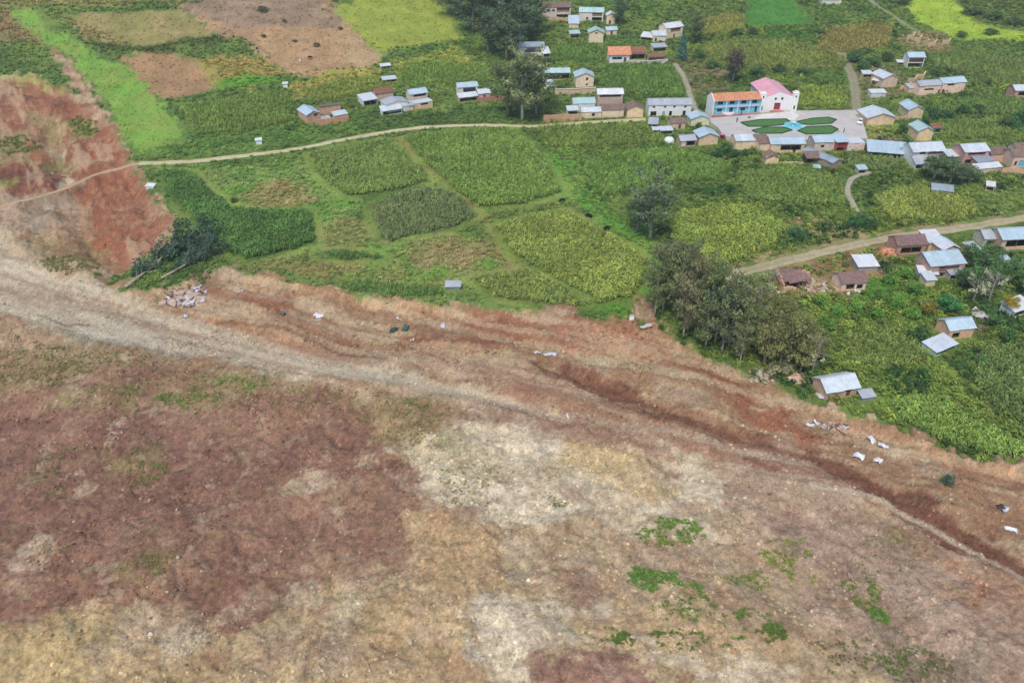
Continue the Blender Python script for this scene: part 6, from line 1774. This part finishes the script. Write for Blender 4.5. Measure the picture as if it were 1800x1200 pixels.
for px, py, L, W, c, lb in [
    (558, 549, 3.0, 2.2, (240, 240, 240), 'bright white crumpled sheet alone on the slide below the meadow'),
    (703, 548, 1.9, 1.1, WS, 'white scrap of sheet above the two dark green tarpaulins'),
    (778, 558, 2.0, 1.0, (206, 208, 210), 'grey-white bent sheet right of the dark green tarpaulins'),
    (945, 610, 1.6, .8, (214, 218, 222), 'smaller left piece of the pale sheets in mid slide'),
    (965, 615, 3.4, 1.2, (214, 222, 230), 'longest pale blue-white sheet lying in mid slide'),
    (1110, 566, 2.0, 1.0, (220, 216, 210), 'pale sheet at the lip below the big maize plot'),
    (1136, 580, 2.8, 1.2, (206, 200, 194), 'bent pale sheet beside the little ravine under the grove'),
    (1427, 737, 1.6, .8, WS, 'left one of two small white scraps below the house at the slide edge'),
    (1437, 733, 1.4, .8, WS, 'right one of two small white scraps below the house at the slide edge'),
    (1532, 770, 1.8, 1.2, (232, 226, 224), 'topmost of the four white sheets in the yellow scoop'),
    (1552, 783, 1.9, 1.1, (230, 226, 224), 'rightmost of the four white sheets in the yellow scoop'),
    (1511, 797, 2.0, 1.3, (238, 240, 242), 'leftmost of the four white sheets in the yellow scoop'),
    (1545, 804, 1.4, 1.3, (236, 232, 230), 'lowest of the four white sheets in the yellow scoop'),
    (1783, 918, 1.8, .9, (236, 240, 242), 'lower white sheet beside the pale gully at the right edge'),
    (1770, 888, 1.5, .8, (204, 204, 206), 'upper grey-white sheet beside the pale gully at the right edge'),
    (345, 500, 2.8, 1.5, (226, 232, 240), 'large white-blue sheet draped over the rubble heap'),
    (322, 545, 1.6, 1.0, (226, 222, 224), 'white scrap just below the rubble heap'),
    (420, 508, 2.2, .9, (190, 186, 178), 'dull grey sheet on the tan slope right of the rubble heap'),
    (724, 589, 1.2, .5, (220, 206, 188), 'small cream scrap below the two dark green tarpaulins'),
    (1000, 726, 2.0, .6, (214, 202, 186), 'thin pale sheet at the edge of the tan foreground'),
    (1372, 516, 1.8, 1.0, (236, 236, 234), 'white scrap at the foot of the collapsed house'),
    (1412, 520, 1.4, .8, (220, 228, 214), 'pale scrap in the grass right of the collapsed house'),
    (1507, 513, 1.6, 1.0, (224, 220, 226), 'white scrap before the damaged plum-roofed house'),
    (1490, 519, 1.2, .8, (226, 232, 214), 'pale sack in the bushes below the damaged plum-roofed house'),
    (1440, 698, 2.2, 1.2, (206, 200, 196), 'pale broken panel leaning at the left of the house at the slide edge')]:
    bent_sheet(lb, px, py, L, W, c)
bent_sheet('left one of two dark green crumpled tarpaulins on the slide', 691, 568, 2.2, 1.6, (48, 84, 76), m='cloth', name='tarpaulin', cat='tarpaulin', crumple=.4)
bent_sheet('right one of two dark green crumpled tarpaulins on the slide', 712, 567, 2.0, 1.2, (66, 104, 94), m='cloth', name='tarpaulin', cat='tarpaulin', crumple=.35)
bent_sheet('dark crumpled plastic at the right edge of the slide', 1764, 884, 1.6, 1.0, (66, 64, 68), m='cloth', name='tarpaulin', cat='tarpaulin', crumple=.3)
bent_sheet('dark grey plastic scrap left of the bright white crumpled sheet', 494, 550, 2.0, 1.0, (96, 98, 96), m='cloth', name='tarpaulin', cat='tarpaulin', crumple=.2)

def rubble_heap(label, px, py, rad, n, cols, seed, h=1.2):
    xy = at(px, py); z = zat(*xy); rs = np.random.default_rng(seed)
    root = empty('rubble_heap', (xy[0], xy[1], z)); tag(root, label, 'rubble')
    mb = MB(); k = 18
    prof = [(1.0, -.5), (.9, .0), (.7, .35 * h), (.45, .75 * h), (.2, .95 * h), (.03, h)]
    mb.lathe(prof, k)
    mb.v = [(v[0] * rad * (1 + .22 * rs.normal()), v[1] * rad * .75 * (1 + .22 * rs.normal()), v[2] + .15 * rs.normal()) for v in mb.v]
    mb.build('earth_mound', 'wall', root, col4(cols[0]))
    for i in range(n):
        a = rs.uniform(0, 6.28); r = rad * math.sqrt(rs.random()); f = max(0, 1 - r / rad)
        x, y = math.cos(a) * r, math.sin(a) * r * .75; zz = h * f * .95
        kind = rs.integers(0, 3)
        if kind == 0:
            l = rs.uniform(.9, 2.4); q = MB().box(-l, l, -.09, .09, -.09, .09).build('beam', 'wood', root, col4((132, 106, 86), .2))
        elif kind == 1:
            l = rs.uniform(.3, .7); q = MB().box(-l, l, -l * .6, l * .6, -l * .35, l * .35).build('wall_block', 'wall', root, col4(cols[i % len(cols)], .15))
        else:
            l = rs.uniform(.4, .9); q = MB().box(-l, l, -l * .6, l * .6, -.03, .03).build('panel', 'sheet_x', root, col4((214, 208, 206), .15))
        q.location = (x, y, zz + .15); q.rotation_euler = (rs.normal(0, .35), rs.normal(0, .35), rs.uniform(0, 6.28))
EARTH = [(176, 148, 124), (168, 134, 110), (190, 160, 140)]
rubble_heap('heap of broken adobe, beams and sheets of a crushed house beside the toppled trees', 325, 514, 5.2, 84, [(178, 156, 138), (206, 200, 196), (160, 138, 122)], 1, 1.6)
rubble_heap('scattered timber and adobe right beside the collapsed plum-roofed house', 1440, 507, 4.0, 34, EARTH, 2, .8)
rubble_heap('orange adobe wall debris left of the brown tile-roofed house on the track', 1560, 446, 2.8, 22, [(206, 134, 100), (212, 166, 130)], 3, 1.6)
rubble_heap('grey-pink rubble strewn on the bare slope below the house at the slide edge', 1470, 742, 2.6, 22, EARTH, 4, .5)
rubble_heap('broken masonry among withered trees left of the house at the slide edge', 1405, 668, 2.6, 20, [(190, 156, 134), (160, 134, 116)], 5, 1.2)
rubble_heap('splintered trunks and rubble at the rim below the olive-brown trees', 1340, 655, 3.4, 26, [(168, 150, 130), (190, 176, 160)], 6, .8)
rubble_heap('pale boulders and junk behind the lone tan house', 1725, 555, 3.0, 26, [(196, 184, 174), (150, 146, 140)], 7, .8)
for i, (px, py, L, h, c) in enumerate([(1600, 140, 3.2, 2.2, ADOBE), (1613, 135, 3.6, 2.6, ADOBE), (1588, 150, 2.4, 1.4, ADOBE)]):
    yard_wall(['broken left stub of the roofless adobe ruin by the twin-roofed house', 'tall right stub of the roofless adobe ruin by the twin-roofed house', 'low front stub of the roofless adobe ruin by the twin-roofed house'][i],
              [(px - 6, py + 8), (px + 8, py + 6), (px + 12, py)], h, (206, 180, 138), .5)
for i, (px, py) in enumerate([(1600, 68), (1612, 72), (1638, 80), (1662, 78)]):
    yard_wall(['leftmost', 'second from left', 'third from left', 'rightmost'][i] + ' of the adobe ruin stubs below the lime field', [(px - 7, py + 4), (px + 4, py + 2), (px + 7, py - 3)], 2.2, (206, 182, 146), .5)
yard_wall('leaning tan gable wall left of the brown tile-roofed house on the track', [(1566, 438), (1580, 446)], 2.8, (212, 166, 122), .4)

# ------------------------------------------------------------------ vehicles, animals, people
def wheel(root, x, y, r=.3, w=.2):
    mb = MB(); mb.tube([(x, y - w / 2, r), (x, y + w / 2, r)], [r, r], 12)
    t = mb.build('wheel', 'rubber', root, col4((34, 34, 36)))
    MB().tube([(x, y - w / 2 - .01, r), (x, y + w / 2 + .01, r)], [r * .55, r * .55], 10).build('rim', 'car', t, col4((150, 150, 152)))
def car(label, px, py, rz, color):
    xy = at(px, py); root = empty('parked_car', (xy[0], xy[1], PZ), rz); tag(root, label, 'car')
    prof = [(-2.0, .35), (-2.05, .75), (-1.9, .95), (-1.35, 1.0), (-.75, 1.5), (.75, 1.52), (1.45, 1.0), (2.0, .85), (2.05, .35)]
    mb = MB(); n = len(prof)
    for s in (-1, 1):
        for x, z in prof: mb.v.append((x, s * (.82 if z < 1.1 else .64), z))
    mb.f = [tuple(range(n))[::1], tuple(range(n, 2 * n))[::-1]] + [(i + 1, i, i + n, i + 1 + n) for i in range(n - 1)] + [(0, n - 1, 2 * n - 1, n)]
    mb.build('body', 'car', root, col4(color))
    for a, b in ((3, 4), (5, 6)):
        (x0, z0), (x1, z1) = prof[a], prof[b]
        p = lambda t, y: (x0 + (x1 - x0) * t, y, z0 + (z1 - z0) * t)
        up = np.array([-(z1 - z0), 0, (x1 - x0)]); up = up / np.linalg.norm(up) * .015
        q = [np.array(p(t, y)) + up for t, y in ((.12, -.7), (.12, .7), (.9, .6), (.9, -.6))]
        MB().quad(*q).build('windscreen', 'glass', root)
    for s in (-1, 1):
        MB().quad((-1.0, s * .80, 1.08), (1.15, s * .80, 1.08), (.68, s * .69, 1.44), (-.68, s * .69, 1.44)).build('side_window', 'glass', root)
        for x in (-1.25, 1.3): wheel(root, x, s * .74)
        MB().box(1.98, 2.07, s * .6 - .15, s * .6 + .15, .62, .78).build('headlight', 'paint', root, col4((240, 238, 220)))
car('small white car parked at the right rim of the square', 1511, 219, 1.1, (232, 232, 234))

def mototaxi(label, px, py, rz):
    xy = at(px, py); root = empty('three_wheeled_taxi', (xy[0], xy[1], zat(*xy) + .02), rz); tag(root, label, 'taxi')
    prof = [(-1.2, .4), (-1.25, 1.2), (-1.1, 1.75), (.2, 1.8), (.75, 1.35), (.85, .55), (.3, .4)]
    n = len(prof); mb = MB()
    for s in (-1, 1):
        for x, z in prof: mb.v.append((x, s * .62, z))
    mb.f = [tuple(range(n)), tuple(range(n, 2 * n))[::-1]] + [(i + 1, i, i + n, i + 1 + n) for i in range(n - 1)] + [(0, n - 1, 2 * n - 1, n)]
    mb.build('cab', 'car', root, col4((150, 34, 48)))
    MB().box(-1.2, .3, -.66, .66, 1.78, 1.84).build('canopy', 'cloth', root, col4((214, 120, 140)))
    q = [np.array(p) + np.array([.02, 0, .03]) for p in ((.76, -.5, 1.33), (.76, .5, 1.33), (.24, .5, 1.76), (.24, -.5, 1.76))]
    MB().quad(*q).build('windscreen', 'glass', root)
    for s in (-1, 1):
        MB().quad((-.8, s * .63, 1.0), (.3, s * .63, 1.0), (.2, s * .63, 1.6), (-.8, s * .63, 1.6)).build('side_opening', 'glass', root); wheel(root, -.75, s * .6, .27, .14)
    wheel(root, 1.0, 0, .27, .14)
    MB().tube([(1.0, 0, .3), (.8, 0, 1.1)], [.04, .04], 5).build('fork', 'car', root, col4((60, 60, 62)))
mototaxi('small maroon three-wheeled taxi with pink canopy beside the tan gable house', 1270, 246, -.6)

def skin_body(name, verts, edges, radii, color, parent, m='hide', root_i=0):
    me = bpy.data.meshes.new(name); me.from_pydata(verts, edges, []); me.materials.append(M[m])
    o = bpy.data.objects.new(name, me); o.color = color; link(o, parent)
    md = o.modifiers.new('skin', 'SKIN'); md.use_smooth_shade = True
    if not me.skin_vertices: me.skin_vertices.new()
    for i, r in enumerate(radii): me.skin_vertices[0].data[i].radius = (r, r)
    me.skin_vertices[0].data[root_i].use_root = True
    sb = o.modifiers.new('smooth', 'SUBSURF'); sb.levels = 1; sb.render_levels = 1
    return o
def cow(label, px, py, rz, color):
    xy = at(px, py); root = empty('cow', (xy[0], xy[1], zat(*xy)), rz); tag(root, label, 'cow')
    v = [(0, 0, .95), (.55, 0, .98), (-.6, 0, 1.0), (.95, 0, .95), (1.2, 0, .6), (1.35, 0, .38), (-.8, 0, .95), (-.95, 0, .5)]
    e = [(0, 1), (0, 2), (1, 3), (3, 4), (4, 5), (2, 6), (6, 7)]; r = [.36, .34, .33, .18, .13, .09, .12, .03]
    for bi, x in ((1, .55), (2, -.62)):
        for s in (-1, 1):
            n = len(v); bx = .04 if x > 0 else -.06
            v += [(x, s * .2, .65), (x + bx, s * .2, .36), (x, s * .2, .02)]; r += [.13, .07, .055]; e += [(bi, n), (n, n + 1), (n + 1, n + 2)]
    skin_body('body', v, e, r, col4(color), root)
    for s in (-1, 1):
        MB().tube([(1.12, s * .08, .74), (1.05, s * .2, .8), (1.1, s * .24, .92)], [.035, .025, .008], 5).build('horn', 'wood', root, col4((210, 200, 180)))
        MB().tube([(1.08, s * .1, .70), (1.0, s * .26, .7)], [.05, .02], 5).build('ear', 'hide', root, col4(color))
cow('black cow on the grassy ditch bank, uppermost of three', 987, 357, .6, (30, 28, 28))
cow('black cow on the grassy ditch bank, middle of three', 1035, 383, 2.6, (32, 30, 30))
cow('black cow on the grassy ditch bank, lowest of three', 1066, 404, .3, (30, 30, 28))
cow('dark cow on the brown field above the houses', 545, 104, .2, (34, 28, 26))
cow('white cow on the brown field above the houses', 528, 110, 2.0, (226, 222, 212))

def person(label, px, py, rz, shirt, trousers, step=.12):
    xy = at(px, py); root = empty('person', (xy[0], xy[1], PZ + .005), rz); tag(root, label, 'person')
    v = [(0, 0, .92), (0, 0, 1.15), (0, 0, 1.38), (0, .01, 1.48), (0, .02, 1.56), (0, .03, 1.66)]; e = [(0, 1), (1, 2), (2, 3), (3, 4), (4, 5)]; r = [.15, .14, .15, .06, .085, .085]
    for s in (-1, 1):
        n = len(v); v += [(s * .2, 0, 1.40), (s * .26, .02, 1.12), (s * .27, .10, .88)]; r += [.065, .048, .038]; e += [(2, n), (n, n + 1), (n + 1, n + 2)]
        n = len(v); st = step * s
        v += [(s * .1, 0, .86), (s * .11, st * .5 + .02, .48), (s * .11, st, .07), (s * .11, st + .14, .04)]; r += [.095, .065, .045, .04]; e += [(0, n), (n, n + 1), (n + 1, n + 2), (n + 2, n + 3)]
    skin_body('body', v, e, r, col4((164, 122, 96)), root)
    skin_body('shirt', [(0, 0, .95), (0, 0, 1.15), (0, 0, 1.40), (.2, 0, 1.41), (-.2, 0, 1.41), (.26, .02, 1.12), (-.26, .02, 1.12)], [(0, 1), (1, 2), (2, 3), (2, 4), (3, 5), (4, 6)], [.175, .165, .17, .085, .085, .062, .062], col4(shirt), root)
    vv = [(0, 0, .95)]; ee = []; rr = [.17]
    for s in (-1, 1):
        n = len(vv); st = step * s; vv += [(s * .1, 0, .82), (s * .11, st * .5 + .02, .48), (s * .11, st, .1)]; rr += [.115, .085, .068]; ee += [(0, n), (n, n + 1), (n + 1, n + 2)]
    skin_body('trousers', vv, ee, rr, col4(trousers), root)
    mb = MB().lathe([(.09, 1.6), (.105, 1.66), (.09, 1.74), (.03, 1.78)], 9, (0, .015)); mb.build('hair', 'hide', root, col4((32, 26, 24)), True)
person('person in grey jacket crossing the right side of the square', 1482, 237, 1.2, (110, 106, 104), (56, 56, 64))
person('person in dark blue standing at the left end of the plaza garden', 1294, 221, -.8, (56, 66, 92), (44, 44, 50))
person('person in red before the town hall entrance', 1302, 207, 2.8, (140, 54, 60), (52, 52, 58))

# white dome tent left of the brown house
xy = at(1176, 250); root = empty('dome_tent', (xy[0], xy[1], zat(*xy))); tag(root, 'round white dome tank left of the weathered brown house', 'tank')
MB().lathe([(1.7, -.3), (1.75, .8), (1.6, 1.4), (1.1, 1.9), (.4, 2.1), (.05, 2.12)], 16).build('shell', 'paint', root, col4((226, 234, 226)), True)
MB().lathe([(.3, 2.08), (.3, 2.2), (.05, 2.24)], 10).build('cap', 'paint', root, col4((190, 200, 200)), True)
# ------------------------------------------------------------------ thin valley haze
def haze():
    x0, x1, y0, y1, z0, z1 = -5600, 5600, -900, 5400, -25, 170
    mb = MB().box(x0, x1, y0, y1, z0, z1)
    m = bpy.data.materials.new('thin_haze'); m.use_nodes = True; nt = m.node_tree
    nt.nodes.remove(nt.nodes['Principled BSDF'])
    v = nt.nodes.new('ShaderNodeVolumePrincipled')
    v.inputs['Color'].default_value = (0.9, 0.94, 1.0, 1); v.inputs['Density'].default_value = 0.0002; v.inputs['Anisotropy'].default_value = 0.2
    nt.links.new(v.outputs[0], nt.nodes['Material Output'].inputs['Volume'])
    o = mb.build('haze', m); tag(o, 'thin pale haze in the valley air', 'haze', kind='stuff')
haze()
